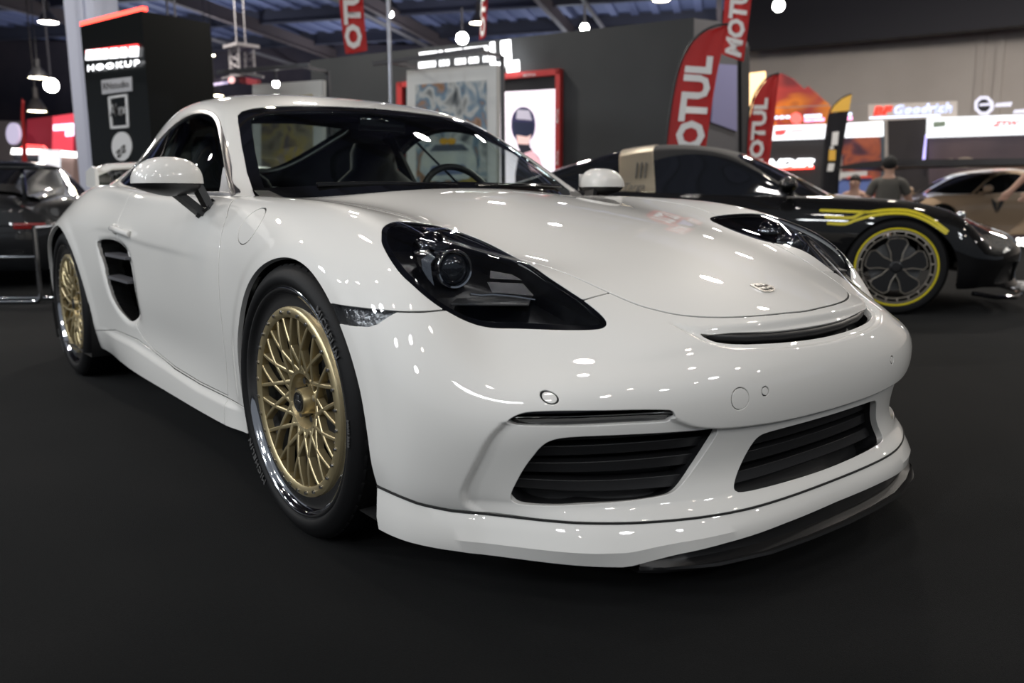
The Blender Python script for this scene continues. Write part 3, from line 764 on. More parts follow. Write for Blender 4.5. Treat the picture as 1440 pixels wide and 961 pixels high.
bo = crest_part(1.0, -.003, .003, 'hood_badge', mat('badge_silver', (.55, .53, .50), .25, metal=1), car)
b = B()
for (x, y, w, h) in ((-.009, .012, .013, .016), (.009, .012, .013, .016), (-.008, -.010, .011, .015), (.008, -.010, .011, .015)): b.box((-y, x, .0035), (h, w, .001), bev=.0003)
bmesh.ops.transform(b.b, matrix=R_, verts=b.b.verts); b.obj('badge_field', mat('badge_dark', (.10, .09, .085), .3, metal=.6), bo)
for sg, dob in ((-1, door_objs[0]), (1, door_objs[1])):
    b = B(); P = [(-1.63, .838, .706), (-1.59, .860, .711), (-1.52, .868, .711), (-1.45, .866, .705), (-1.40, .846, .694)]
    b.tube([(x, sg*y, z) for x, y, z in spl(P, 6, False)], .012, 10); b.sphere((-1.61, sg*.842, .708), .026, (1.3, .5, .8))
    b.obj('door_handle', PAINT, dob)
# ---- front lip and splitter
lipT = LIPT+np.array([.0006, 0, -.0032])
def lip_rows():
    t = np.linspace(0, 1, len(lipT))[:, None]
    T3 = lipT
    d = np.gradient(T3[:, :2], axis=0); nrm = np.stack([-d[:, 1], d[:, 0]], 1)*-1; nrm /= np.linalg.norm(nrm, axis=1)[:, None]
    if nrm[-1, 0] < 0: nrm = -nrm
    y = np.abs(T3[:, 1])
    def off(o, z): return np.column_stack([T3[:, 0]+nrm[:, 0]*o, T3[:, 1]+nrm[:, 1]*o, z])
    zb = np.interp(y, [0, .2, .36, .46, .50, .545, .60, .75, .87], [.140, .138, .132, .124, .116, .104, .106, .116, .136])
    zt = T3[:, 2]
    out = np.interp(y, [0, .3, .6, .8, .87], [.012, .016, .024, .014, .004])
    zc = zb+(zt-zb)*np.interp(y, [0, .5, .87], [.30, .40, .30])
    rows = [off(-.03, zt), off(-.002, zt), off(.0005, zt-.003), off(out*.55, (zt+zc)/2), off(out, zc), off(out-np.interp(y, [0, .45, .6, .87], [0, .002, .012, .004]), zb), off(out-.02, zb), off(out-.09, zb+.01)]
    return rows
rows = lip_rows(); rows = [np.concatenate([r, (r*[1, -1, 1])[-2::-1]]) for r in rows]
lo = B().grid([[tuple(p) for p in r] for r in rows]).obj('front_lip_spoiler', PAINT, car, smooth=28)
for sg in (1, -1):       # closing faces at the wheel openings
    b = B(); e = [Vector((r[0][0], r[0][1]*sg, r[0][2])) for r in rows]; b.b.faces.new([b.b.verts.new(p) for p in e]); b.obj('lip_end', PAINT, lo)
seam = [Vector(p) for p in rows[2]]; B().tube([p+Vector((0, 0, .0025)) for p in seam], .0024, 6).obj('lip_seam', SEAL, lo)
yy = np.linspace(-.535, .535, 61)
px_ = lambda y: float(np.interp(abs(y), [0, .13, .27, .395, .50, .54], [.934, .930, .918, .886, .842, .810]))
def sr(o, z): return [(px_(y)+o, float(y), z(abs(y)) if callable(z) else z) for y in yy]
fade = lambda y: sstep(.545, .40, y)
prof = [sr(-.03, .15), [(px_(y)-.030, float(y), .128) for y in yy], [(px_(y)-.026*fade(abs(y)), float(y), .106) for y in yy], [(px_(y)-.006*fade(abs(y)), float(y), .098) for y in yy],
        [(px_(y)+.016*fade(abs(y))-.004, float(y), .1035) for y in yy], [(px_(y)+.018*fade(abs(y))-.004, float(y), .098) for y in yy], [(px_(y)+.01*fade(abs(y))-.006, float(y), .091) for y in yy], [(px_(y)-.10, float(y), .091) for y in yy]]
B().grid(prof).obj('splitter', mat('splitter_black', (.006, .006, .0065), .42), lo, label='matt black splitter blade')
# ---- wheel-arch liners and underside
def arch_liner(P, y0, y1):
    P = np.array(P); P = P[P[:, 1] > .14]; c = np.array([P[:, 0].mean(), .33])
    k = np.argsort(-np.arctan2(P[:, 1]-c[1], P[:, 0]-c[0])); P = P[k]
    Q = c+(P-c)*1.02
    for sg in (-1, 1):
        b = B(); b.grid([[(x, sg*y0, z) for x, z in Q], [(x, sg*y1, z) for x, z in Q], [(c[0]+(x-c[0])*.2, sg*(y1-.02), c[1]+(z-c[1])*.2) for x, z in Q]])
        b.obj('wheel_arch_liner', SEAL, car)
arch_liner(ARCHF, .850, .55); arch_liner(ARCHR, .865, .52)
b = B(); b.box((-1.22, 0, .19), (1.50, 1.56, .06)); b.obj('underbody', SEAL, car, smooth=None)
B().box((.62, 0, .17), (.34, .9, .05)).obj('front_undertray', SEAL, car, smooth=None); B().box((-3.1, 0, .25), (.5, 1.2, .06)).obj('rear_undertray', SEAL, car, smooth=None)
# ---- wheels
def wheel(loc, sg, R, W, lip=.2790):
    """outer face at local y=0 looking along -Y; sg=+1 turns it to the other side"""
    base = B()
    base.lathe([(lip, .006), (lip+.001, .0), (lip-.003, -.003), (lip-.008, -.002), (lip-.012, .004), (lip-.016, .009), (lip-.021, .013), (lip-.030, .015), (lip-.048, .015), (lip-.052, .020)], 128)
    base.lathe([(lip-.052, .020), (lip-.056, .10), (lip-.05, W-.03), (lip-.006, W-.01), (lip, W)], 96)
    w = base.obj('wheel', CHR, car, smooth=50); w.location = loc; w.rotation_euler = (0, 0, 0 if sg < 0 else PI)
    t = B(); r = R
    prof = [(lip-.006, .010), (lip+.001, .000), (lip+.006, -.006), (lip+.016, -.009), (r-.028, -.007), (r-.014, .002), (r-.006, .010), (r-.002, .022)]
    for g in (.25, .45, .65, .85):
        gy = .02+g*(W-.05); prof += [(r, gy-.006), (r-.006, gy-.004), (r-.006, gy+.004), (r, gy+.006)]
    prof += [(r-.002, W-.02), (r-.014, W-.006), (r-.03, W+.002), (lip+.01, W+.004), (lip-.006, W-.006)]
    t.lathe(prof, 144)
    for k in range(60):   # shoulder cuts: darker notches as raised blocks between them
        a = 2*PI*k/60
        M_ = Matrix.Rotation(-a, 4, 'Y') @ Matrix.Translation((r-.0085, .0115, 0)) @ Matrix.Rotation(-.75, 4, 'Z')
        t.box((0, 0, 0), (.003, .020, .026), bev=.0012, M_=M_)
    to = t.obj('tyre', RUB, w)
    # raised letters round the sidewall
    for word, a0, size, mt_ in (('MICHELIN', 42, .027, RUBT), ('MICHELIN', 222, .027, RUBT), ('245/35 ZR20', -2, .010, RUBT)):
        me = text_mesh(word, size, .0008, bold=.0004, space=1.15)
        rr = (lip+.006+r-.022)/2
        bm_ = bmesh.new(); bm_.from_mesh(me)
        for v in bm_.verts:
            a = math.radians(a0)-v.co.x/rr; q = rr+v.co.y
            v.co = Vector((q*math.cos(a), -.0105-v.co.z, q*math.sin(a)))
        m2 = bpy.data.meshes.new('sidewall_lettering'); bm_.to_mesh(m2); bm_.free(); link('sidewall_lettering', m2, mt_, to)
    # mesh face
    f = B(); fr_ = lip-.050; yo = .012
    f.lathe([(fr_+.001, yo+.012), (fr_+.001, yo-.004), (fr_-.004, yo-.008), (fr_-.018, yo-.008), (fr_-.024, yo-.003), (fr_-.024, yo+.014)], 96)
    N = 15; hub = .078
    def spoke(a0, a1):
        rows_ = []
        for q in range(9):
            s = q/8; y = yo+.016*(1-s)**1.5-.006*math.sin(PI*s)-.002; w_ = .0056-.0012*s; dep = .018
            p0 = Vector(((hub-.008)*math.cos(a0), 0, (hub-.008)*math.sin(a0))); p1 = Vector(((fr_-.016)*math.cos(a1), 0, (fr_-.016)*math.sin(a1)))
            c = p0.lerp(p1, s); c.y = y; tdir = (p1-p0).normalized()
            n_ = Vector((-tdir.z, 0, tdir.x))
            rows_.append([c+n_*-w_+Vector((0, dep, 0)), c+n_*-w_+Vector((0, .002, 0)), c+n_*-w_*.55, c+n_*w_*.55, c+n_*w_+Vector((0, .002, 0)), c+n_*w_+Vector((0, dep, 0))])
        f.grid(rows_, closed=True)
    for k in range(N):
        a = 2*PI*k/N+.05
        spoke(a, a+math.radians(24*1.32)); spoke(a, a-math.radians(24*1.32))
    f.lathe([(hub+.004, yo+.040), (hub+.004, yo+.018), (hub-.002, yo+.012), (hub-.010, yo+.014), (hub-.018, yo+.030), (hub-.022, yo+.046), (.034, yo+.046), (.031, yo+.010), (.0285, yo+.004), (.024, yo+.004)], 64)
    fo = f.obj('wheel_face', GOLD, w, smooth=40)
    c_ = B(); c_.lathe([(.0001, yo+.003), (.020, yo+.003), (.0235, yo+.001), (.0245, yo+.006)], 40); c_.obj('centre_cap', mat('cap_dark', (.06, .06, .06), .2, metal=.6), w)
    c_ = B(); c_.box((0, yo+.002, 0), (.012, .002, .034), bev=.0008); c_.box((0, yo+.0015, 0), (.030, .002, .008), bev=.0008); c_.obj('cap_emblem', mat('emblem_silver', (.7, .7, .7), .2, metal=1), w)
    for k in range(5):
        a = 2*PI*k/5+.3; x, z = .049*math.cos(a), .049*math.sin(a)
        B().cyl((x, yo+.046, z), (x, yo+.020, z), .0095, .0085, 6).obj('lug_bolt', STEEL, w)
        B().lathe([(.0125, .0), (.0145, -.004), (.0155, -.001)], 20, 'Y', (x, yo+.046, z)).obj('lug_seat', GBLK, w)
    for k in range(30):
        a = 2*PI*(k+.5)/30; x, z = (fr_-.011)*math.cos(a), (fr_-.011)*math.sin(a)
        B().cyl((x, yo-.006, z), (x, yo-.013, z), .0044, .0040, 12).obj('rim_bolt', STEEL, w)
    d_ = B(); d_.lathe([(.06, .125), (.165, .125), (.166, .130), (.165, .150), (.06, .150)], 64); d_.obj('brake_disc', mat('disc_iron', (.20, .20, .20), .35, metal=.9), w)
    c_ = B(); c_.box((-.13, .125, .03), (.07, .07, .20), bev=.012); c_.obj('brake_caliper', mat('caliper_black', (.02, .02, .02), .3), w)
    b_ = B(); b_.lathe([(.0001, .118), (.075, .118), (.078, .16)], 32); b_.obj('hub_carrier', mat('hub_dark', (.03, .03, .03), .5), w)
    return w
wheel((0, -.8734+.002, .333), -1, .333, .245); wheel((0, .8734-.002, .333), 1, .333, .245)
wheel((-2.475, -.8547-.002, .340), -1, .340, .265, .2795); wheel((-2.475, .8547+.002, .340), 1, .340, .265, .2795)
# ---- door mirrors
def door_mirror(sg):
    def se(u, v, ex=2.6):
        cu, su, cv, sv = math.cos(u), math.sin(u), math.cos(v), math.sin(v); f = lambda t: math.copysign(abs(t)**(2/ex), t)
        return f(cv)*f(cu), f(cv)*f(su), f(sv)
    cx, cy, cz = -.748, .899, .862
    up = B(); rows_ = []
    for i in range(13):
        v = i/12*PI/2*.999; row = []
        for k in range(48):
            u = 2*PI*k/48; a, b_, c = se(u, v)
            z = c*.078; lean = z*.10
            row.append((cx+a*(.088 if a > 0 else .055)-lean*.3, sg*(cy+b_*.100-lean*0), cz+z*(1-.22*max(b_, 0)**2)))
        rows_.append(row)
    up.grid(rows_, closed=True); o = up.obj('door_mirror', PAINT, car, smooth=60)
    lw = B(); rows_ = []
    for i in range(10):
        v = -i/9*PI/2*.999; row = []
        for k in range(48):
            u = 2*PI*k/48; a, b_, c = se(u, v, 2.2)
            row.append((cx+a*(.087 if a > 0 else .054), sg*(cy+b_*.099), cz-.001+c*(.036-.016*max(b_, 0))))
        rows_.append(row)
    lw.grid(rows_, closed=True)
    # forked foot
    def arm(p, q, w0, w1):
        p, q = Vector(p), Vector(q); d = (q-p).normalized(); n1 = Vector((1, 0, 0)); n1 = (n1-d*d.dot(n1)).normalized(); n2 = d.cross(n1)
        R0 = [p+n1*sx*w0[0]+n2*sy*w0[1] for sx, sy in ((-1, -1), (1, -1), (1, 1), (-1, 1))]; R1 = [q+n1*sx*w1[0]+n2*sy*w1[1] for sx, sy in ((-1, -1), (1, -1), (1, 1), (-1, 1))]
        lw.grid([R0, R1], closed=True)
    arm((-.74, sg*.885, .842), (-.735, sg*.800, .768), (.030, .010), (.030, .011))
    arm((-.725, sg*.822, .860), (-.705, sg*.792, .785), (.026, .010), (.022, .011))
    arm((-.745, sg*.808, .772), (-.690, sg*.786, .800), (.020, .012), (.018, .012))
    lw.obj('mirror_base', BLK, o, label='black lower half and forked foot', smooth=40)
    g = B(); g.box((cx-.054, sg*(cy-.002), cz+.020), (.004, .150, .070), bev=.0015); g.obj('mirror_glass', CHR, o)
door_mirror(-1); door_mirror(1)
# ---- rear wing
b = B(); rows_ = []
for y in np.linspace(-.545, .545, 41):
    a = abs(y)/.545; zt = 1.022-.028*a**2-.03*max(a-.85, 0)/.15; row = []
    for k in range(20):
        t = 2*PI*k/20; x = -3.19+.095*math.cos(t); row.append((x-.02*a*a, y, zt+.016*math.sin(t)*(1+.4*math.cos(t))+(-3.19-x)*.12))
    rows_.append(row)
b.grid(rows_, closed=True); wo_ = b.obj('rear_wing', PAINT, car, smooth=60)
for sg in (-1, 1):
    b = B(); b.prism([(-3.31, .90), (-3.10, .87), (-3.09, .985), (-3.15, 1.00), (-3.29, .975)], .018, Matrix.Translation((0, sg*.55-.009, 0))); b.obj('wing_end_plate', PAINT, wo_)
for y in (-.30, .30): B().prism([(-3.22, .85), (-3.12, .86), (-3.16, 1.02), (-3.22, 1.02)], .02, Matrix.Translation((0, y-.01, 0))).obj('wing_support', BLK, wo_)
# ---- cabin
b = B(); b.box((-1.25, 0, .26), (1.3, 1.36, .06)); b.box((-1.95, 0, .55), (.06, 1.36, .60)); b.box((-2.4, 0, .80), (.9, 1.18, .05)); b.box((-.62, 0, .55), (.05, 1.34, .5)); b.obj('cabin_tub', INT, car, smooth=None)
b = B(); rows_ = []
for X, z in ((-.50, .80), (-.60, .842), (-.75, .850), (-.88, .838), (-.93, .79), (-.92, .55)):
    rows_.append([(X-.06*(abs(y)/.66)**2, float(y), z+(.018*math.exp(-((y-.34)/.16)**2) if -.9 < X < -.7 else 0)) for y in np.linspace(-.67, .67, 31)])
b.grid(rows_); b.obj('dashboard', INT, car, smooth=50)
so_ = B(); so_.box((0, 0, 0), (.03, .09, .06), bev=.01)
b = B(); b.tube([(0, .178*math.cos(t), .178*math.sin(t)) for t in np.linspace(0, 2*PI, 48, endpoint=False)], .014, 10, closed=True)
b.sphere((0, 0, 0), .055, (.4, 1, 1)); b.box((0, .09, 0), (.015, .12, .03), bev=.004); b.box((0, -.09, 0), (.015, .12, .03), bev=.004); b.box((0, 0, -.09), (.015, .03, .12), bev=.004)
sw_ = b.obj('steering_wheel', mat('wheel_leather', (.02, .02, .02), .4), car); sw_.location = (-1.02, .36, .785); sw_.rotation_euler = (0, math.radians(-24), 0); so_.b.free()
for y in (-.37, .37):
    b = B()
    P = [(-1.18, .42, .25), (-1.30, .46, .25), (-1.58, .50, .24)]
    rows_ = []
    for X, z, hw in ((-1.62, .50, .22), (-1.66, .62, .25), (-1.70, .78, .25), (-1.73, .90, .20), (-1.745, .955, .125), (-1.76, 1.03, .115), (-1.765, 1.075, .09)):
        rows_.append([(X+.055*math.cos(t), y+hw*math.copysign(abs(math.sin(t))**.7, math.sin(t)), z) for t in np.linspace(0, 2*PI, 24, endpoint=False)])
    b.grid(rows_, closed=True); b.box((-1.38, y, .45), (.50, .50, .14), bev=.05); b.b.faces.new([v for v in [b.b.verts.new(p) for p in rows_[-1]]])
    b.obj('seat', INT, car, smooth=60)
b = B(); b.box((-1.03, 0, 1.095), (.02, .20, .055), bev=.008); b.cyl((-1.03, 0, 1.12), (-1.08, 0, 1.155), .008); b.obj('interior_mirror', GBLK, car)
b = B()
for sg in (-1, 1): b.tube([(-1.76, sg*.64, .55), (-1.78, sg*.62, .85), (-1.80, sg*.54, 1.02), (-1.80, sg*.47, 1.12)], .03, 8)
b.tube([(-1.80, -.46, 1.13), (-1.80, -.3, 1.17), (-1.80, 0, 1.185), (-1.80, .3, 1.17), (-1.80, .46, 1.13)], .03, 8); b.obj('roll_hoop_trim', INT, car)
b = B()
for x, w in ((-.030, .020), (-.006, .016), (.014, .014), (.032, .010)): b.box((x, 0, 0), (w, .012, .0006), bev=.0001)
lb = b.obj('windscreen_sticker', mat('sticker_yellow', (.55, .50, .06), .5), car)
pw, nw = on_surface(ws, -1.105, .02, 1.0); R2 = Vector(nw).to_track_quat('Z', 'Y').to_matrix().to_4x4(); R2.translation = Vector(pw)+Vector(nw)*-.006
lb.matrix_world = R2
# ------------------------------------------------------------------ projection helpers (place things at their real distance)
def ray(px, py):
    return cf_+cr_*((px-720)/FPX)-cu_*((py-480.5)/FPX)
def AT(px, py, d): return Vector(CAMP)+ray(px, py)*d
def AZ(px, py, z):
    D = ray(px, py); return Vector(CAMP)+D*((z-CAMP[2])/D.z)
class Plane:
    """upright plane through two distances; local x runs to the right, z is height, -y faces the viewer"""
    def __init__(s, pl, dl, pr, dr, y=200):
        a, b = AT(pl, y, dl), AT(pr, y, dr); s.o = Vector((a.x, a.y, 0)); d = b-a; d.z = 0; s.x = d.normalized()
        s.n = Vector((-s.x.y, s.x.x, 0))
        if s.n.dot(cf_) < 0: s.n = -s.n
        s.M = Matrix(((s.x.x, s.n.x, 0, s.o.x), (s.x.y, s.n.y, 0, s.o.y), (0, 0, 1, 0), (0, 0, 0, 1)))
    def __call__(s, px, py):
        D = ray(px, py); t = (s.o-Vector(CAMP)).dot(s.n)/D.dot(s.n); p = Vector(CAMP)+D*t-s.o
        return (p.dot(s.x), p.z)
    def pts(s, P): return [s(*p) for p in P]
    def slab(s, name, P, m, y=0, th=.04, parent=None, label=None, raw=False):
        Q = [(q[0], max(q[1], 0)) for q in (P if raw else s.pts(P))]
        if sum(Q[i-1][0]*Q[i][1]-Q[i][0]*Q[i-1][1] for i in range(len(Q))) < 0: Q = Q[::-1]
        cx = sum(q[0] for q in Q)/len(Q)
        b = B().prism([(q[0]-cx, q[1]) for q in Q], th, Matrix.Translation((0, y, 0)))
        o = b.obj(name, m, None, label, smooth=None); W = s.M @ Matrix.Translation((cx, 0, 0))
        if parent is not None:
            o.parent = parent; o.matrix_parent_inverse = Matrix.Identity(4); bpy.context.view_layer.update()
            W = parent.matrix_world.inverted() @ W
        o.matrix_basis = W; bpy.context.view_layer.update()
        return o
    def text(s, name, txt, quad, m, y=-.01, parent=None, bold=.02, shear=0, ext=.01, space=1.0):
        """fit the text into the four corners (start-baseline, end-baseline, end-cap, start-cap)"""
        me = text_mesh(txt, 1, 0, bold=bold, shear=shear, align='LEFT', space=space)
        c = np.array([v.co[:] for v in me.vertices]); lo, hi = c.min(0), c.max(0)
        Q = [np.array(q) for q in s.pts(quad)]
        bm_ = bmesh.new(); bm_.from_mesh(me)
        for v in bm_.verts:
            u = (v.co.x-lo[0])/(hi[0]-lo[0]); w = (v.co.y-lo[1])/(hi[1]-lo[1])
            p = (Q[0]*(1-u)+Q[1]*u)*(1-w)+(Q[3]*(1-u)+Q[2]*u)*w
            v.co = Vector((p[0], y, p[1]))
        if ext: bmesh.ops.solidify(bm_, geom=bm_.faces[:], thickness=ext)
        m2 = bpy.data.meshes.new(name); bm_.to_mesh(m2); bm_.free(); bpy.data.meshes.remove(me)
        o = link(name, m2, m); bpy.context.view_layer.update()
        W = s.M.copy()
        if parent is not None:
            o.parent = parent; W = parent.matrix_world.inverted() @ W
        o.matrix_basis = W
        return o
def at_base(o, label, cat, group=None): return tag(o, label, cat, group)
def glow(name, col, s): return mat(name, tuple(min(c, .8) for c in col), .5, emit=col, estr=s)
def art(name, cols, scale=3.0, rough=.6, em=0):
    """a printed picture: broad painterly patches"""
    if name in MATS: return MATS[name]
    m = bpy.data.materials.new(name); m.use_nodes = True; MATS[name] = m; nt = m.node_tree; b = nt.nodes['Principled BSDF']
    tc = nt.nodes.new('ShaderNodeTexCoord'); nz = nt.nodes.new('ShaderNodeTexNoise'); nz.inputs['Scale'].default_value = scale
    nz.inputs['Detail'].default_value = 2.5; nz.inputs['Distortion'].default_value = .5
    r = nt.nodes.new('ShaderNodeValToRGB'); nt.links.new(tc.outputs['Object'], nz.inputs['Vector']); nt.links.new(nz.outputs['Fac'], r.inputs[0])
    n = len(cols); e = r.color_ramp.elements
    while len(e) < n: e.new(.5)
    for i, c in enumerate(cols): e[i].position = .3+.4*i/(n-1); e[i].color = (*c, 1)
    nt.links.new(r.outputs[0], b.inputs['Base Color']); b.inputs['Roughness'].default_value = rough
    if em: nt.links.new(r.outputs[0], b.inputs['Emission Color']); b.inputs['Emission Strength'].default_value = em
    return m
def S(o, kind='structure'): o['kind'] = kind; return o
# ------------------------------------------------------------------ the hall
def carpet():
    m = mat('carpet_black', (.020, .020, .021), .9, spec=.06); nt = m.node_tree; b = nt.nodes['Principled BSDF']
    tc = nt.nodes.new('ShaderNodeTexCoord')
    n1 = nt.nodes.new('ShaderNodeTexNoise'); n1.inputs['Scale'].default_value = 1.3; n1.inputs['Detail'].default_value = 8
    n2 = nt.nodes.new('ShaderNodeTexNoise'); n2.inputs['Scale'].default_value = 420
    mx = nt.nodes.new('ShaderNodeMix'); mx.data_type = 'RGBA'; mx.inputs[6].default_value = (.0022, .0026, .0028, 1); mx.inputs[7].default_value = (.0050, .0051, .0052, 1)
    for n in (n1, n2): nt.links.new(tc.outputs['Object'], n.inputs['Vector'])
    rp = nt.nodes.new('ShaderNodeMapRange'); rp.inputs[1].default_value = .35; rp.inputs[2].default_value = .65
    nt.links.new(n1.outputs['Fac'], rp.inputs[0]); nt.links.new(rp.outputs[0], mx.inputs[0]); nt.links.new(mx.outputs[2], b.inputs['Base Color'])
    bp = nt.nodes.new('ShaderNodeBump'); bp.inputs['Strength'].default_value = .5; bp.inputs['Distance'].default_value = .003
    nt.links.new(n2.outputs['Fac'], bp.inputs['Height']); nt.links.new(bp.outputs[0], b.inputs['Normal'])
    b.inputs['Sheen Weight'].default_value = .03; b.inputs['Sheen Roughness'].default_value = .5
    return m
b = B(); b.box((-8, 10, -.05), (150, 150, .1)); S(b.obj('floor', carpet(), smooth=None))
# ceiling: dark ribbed deck, beams and pipes
ZC = 9.5
def hall_pt(u, v, z):
    """u to the right, v away from the camera on plan"""
    f = Vector((cf_.x, cf_.y, 0)).normalized(); r = Vector((f.y, -f.x, 0)); p = Vector(CAMP)+f*v+r*u; return Vector((p.x, p.y, z))
HR = math.atan2(-cf_.x, cf_.y)       # turn of the hall axes
HR2 = HR+math.radians(-14)
def hbox(b, c, d, rz=None): b.box(c, d, rz=HR2 if rz is None else rz)
b = B(); hbox(b, hall_pt(4, 26, ZC+.3), (130, 56, .2)); ce = S(b.obj('ceiling', mat('deck_dark_blue', (.13, .15, .26), .7), smooth=None))
Rz = Matrix.Rotation(HR2, 3, 'Z')
def along(c, off): return c+Rz @ Vector(off)
deck = mat('deck_rib', (.17, .19, .32), .6); beam_m = mat('beam_dark', (.06, .06, .08), .55); beam_b = mat('beam_brown', (.13, .10, .095), .6)
cc0 = hall_pt(4, 26, 0)
b = B()
for k in range(124): b.box(along(cc0, (-62+k, 0, ZC+.15)), (.35, 54, .12), rz=HR2)
S(b.obj('trim_1', deck, smooth=None))
for k in range(9):
    b = B(); c = along(cc0, (0, -22+k*5.5, ZC-.45)); b.box(c, (126, .28, .06), rz=HR2); b.box(along(c, (0, 0, .45)), (126, .08, .9), rz=HR2); b.box(along(c, (0, 0, .9)), (126, .28, .06), rz=HR2)
    S(b.obj('trim_%d' % (2+k), beam_m, smooth=None))
for k in range(8):
    b = B(); c = along(cc0, (-26+k*7, 0, ZC-.9)); b.box(c, (.22, 54, .05), rz=HR2); b.box(along(c, (0, 0, .3)), (.06, 54, .6), rz=HR2)
    S(b.obj('trim_%d' % (11+k), beam_b, smooth=None))
for k in range(5):
    b = B(); c = along(cc0, (-21+k*9, 0, ZC-1.2)); p, q = along(c, (0, -26, 0)), along(c, (0, 26, 0)); b.cyl(p, q, .09, n=10)
    S(b.obj('trim_%d' % (19+k), mat('pipe_grey', (.22, .20, .20), .5), smooth=60))
# far walls
WR = Plane(1050, 32, 1440, 26)
wx = WR(1030, 200)[0]
wall_r = WR.slab('wall_right', [(wx, 0), (wx+42, 0), (wx+42, ZC), (wx, ZC)], mat('wall_beige', (.50, .46, .43), .85, noise=(.6, (.46, .42, .39))), th=.3, raw=True); S(wall_r)
SOFF = Plane(1050, 30.5, 1440, 24.6)
S(SOFF.slab('trim_30', [(1030, 73), (1056, 70), (1140, 63), (1260, 52), (1440, 35), (1560, 24), (1560, -80), (1030, -60)], mat('soffit_black', (.015, .015, .022), .7), th=.5))
b = B()
for px in (1379, 1406): a = WR(px, 90); b.box((a[0], -.03, 4.2), (.22, .06, 8.4))
o = b.obj('trim_31', mat('wall_beige', (.36, .33, .31), .85), smooth=None); o.matrix_basis = WR.M; S(o)
WB = Plane(-100, 46, 1100, 50)
S(WB.slab('wall_back', [(-60, 0), (60, 0), (60, ZC), (-60, ZC)], mat('wall_far_dark', (.035, .032, .045), .9, noise=(.25, (.09, .07, .08))), th=.3, raw=True))
# building column
def column(pl, pr, d, name='trim_32'):
    P = Plane(pl, d, pr, d); a, c = P(pl, 100)[0], P(pr, 100)[0]; w = c-a
    b = B(); b.box((w*.5, .5, 5), (w, 1.0, 10)); b.box((w*.62, -.02, 5), (w*.10, .05, 10))
    o = b.obj(name, mat('column_pale_blue', (.50, .54, .68), .6), smooth=None); o.matrix_basis = P.M @ Matrix.Translation((a, 0, 0)); return S(o)
column(98, 139, 15.5)
# ------------------------------------------------------------------ lamps
BULB = glow('lamp_face_warm', (1.0, .86, .62), 30); BULBW = glow('lamp_face_white', (1.0, .97, .90), 60)
def area(name, loc, tgt, size, power, col=(1, .93, .83), parent=None):
    l = bpy.data.lights.new(name, 'AREA'); l.shape = 'DISK'; l.size = size; l.energy = power; l.color = col
    o = bpy.data.objects.new(name, l); COL.objects.link(o); o.location = loc
    o.rotation_euler = (Vector(tgt)-Vector(loc)).to_track_quat('-Z', 'Y').to_euler(); return o
BAYS = [((68, 32), 'round high-bay lamp nearest the upper left corner'), ((54, 110), 'left of the two close-set high-bay lamps left of the pale column'),
        ((290, 78), 'high-bay lamp right of the black sign tower under the ceiling'), ((52, 157), 'lowest high-bay lamp above the red stand at far left'),
        ((243, 136), 'small high-bay lamp just above the dazzling spotlight'), ((930, 1), 'high-bay lamp cut by the top edge above the dark wall'),
        ((1272, 44), 'high-bay lamp hanging against the beige wall at right'), ((672, 33), 'warm lamp hanging beside the slim red flag'),
        ((1050, 57), 'warm lamp beside the cropped red flag at top right'), ((302, 135), 'faint warm lamp just over the coupe roof')]
for k, ((px, py), lab) in enumerate(BAYS):
    p = AZ(px, py, 7.6 if py < 90 else 6.2)
    if (p-Vector(CAMP)).length > 42: p = AT(px, py, 34)
    if py > 150: p = AT(px, py, 27)
    R = .24*max(1, (p-Vector(CAMP)).length/26)
    t = thing('high_bay_lamp', lab, 'lamp', p, group='high-bay lamps under the hall ceiling')
    b = B(); b.lathe([(R, 0), (R*.92, .12), (R*.45, .38), (R*.28, .42), (R*.28, .75)], 20, 'Z'); b.cyl((0, 0, .7), (0, 0, max(.9, ZC+.16-p.z)), .02, n=8); b.obj('lamp_housing', mat('lamp_grey_metal', (.16, .15, .15), .4, metal=.4), t)
    b = B(); b.lathe([(.001, .03), (R*.97, .02)], 20, 'Z'); b.obj('lamp_face', BULB if k != 0 else BULBW, t)
for k, (x, y) in enumerate(((12, 10), (5, 13), (-3, 14), (-10, 12), (16, 18), (8, 21), (0, 22), (-8, 22), (-16, 18), (20, 12))):
    q = hall_pt(x, y, 7.0); area('hall_lamp', q, (q.x, q.y, 0), .5, 330, (1, .93, .84))
for x, y in ((-24, 37), (-13, 38), (-3, 37), (7, 38), (-19, 45), (-8, 45), (3, 45)):
    q = hall_pt(x, y, 5.0); area('ceiling_fill', q, (q.x, q.y, 20), .8, 210, (.80, .87, 1))  # unseen upward fill lights, added to brighten the far ceiling
SPOTS = [((72, 120), 20, .16, 'right of the two close-set lamps left of the pale column'), ((245, 150), 17, .24, 'dazzling round spotlight right of the black sign tower'), ((650, 54), 13, .09, 'bright spotlight over the framed car pictures'),
         ((822, 39), 13.5, .07, 'bright spotlight on top of the dark stand wall'), ((1095, 8), 15, .10, 'bright spotlight near the top edge right of the red flags'), ((549, 20), 11, .04, 'small spotlight at the slim steel pole'), ((388, 118), 10, .04, 'small picture light over the left white frame'), ((256, 161), 15, .11, 'smaller spotlight behind the coupe roof edge')]
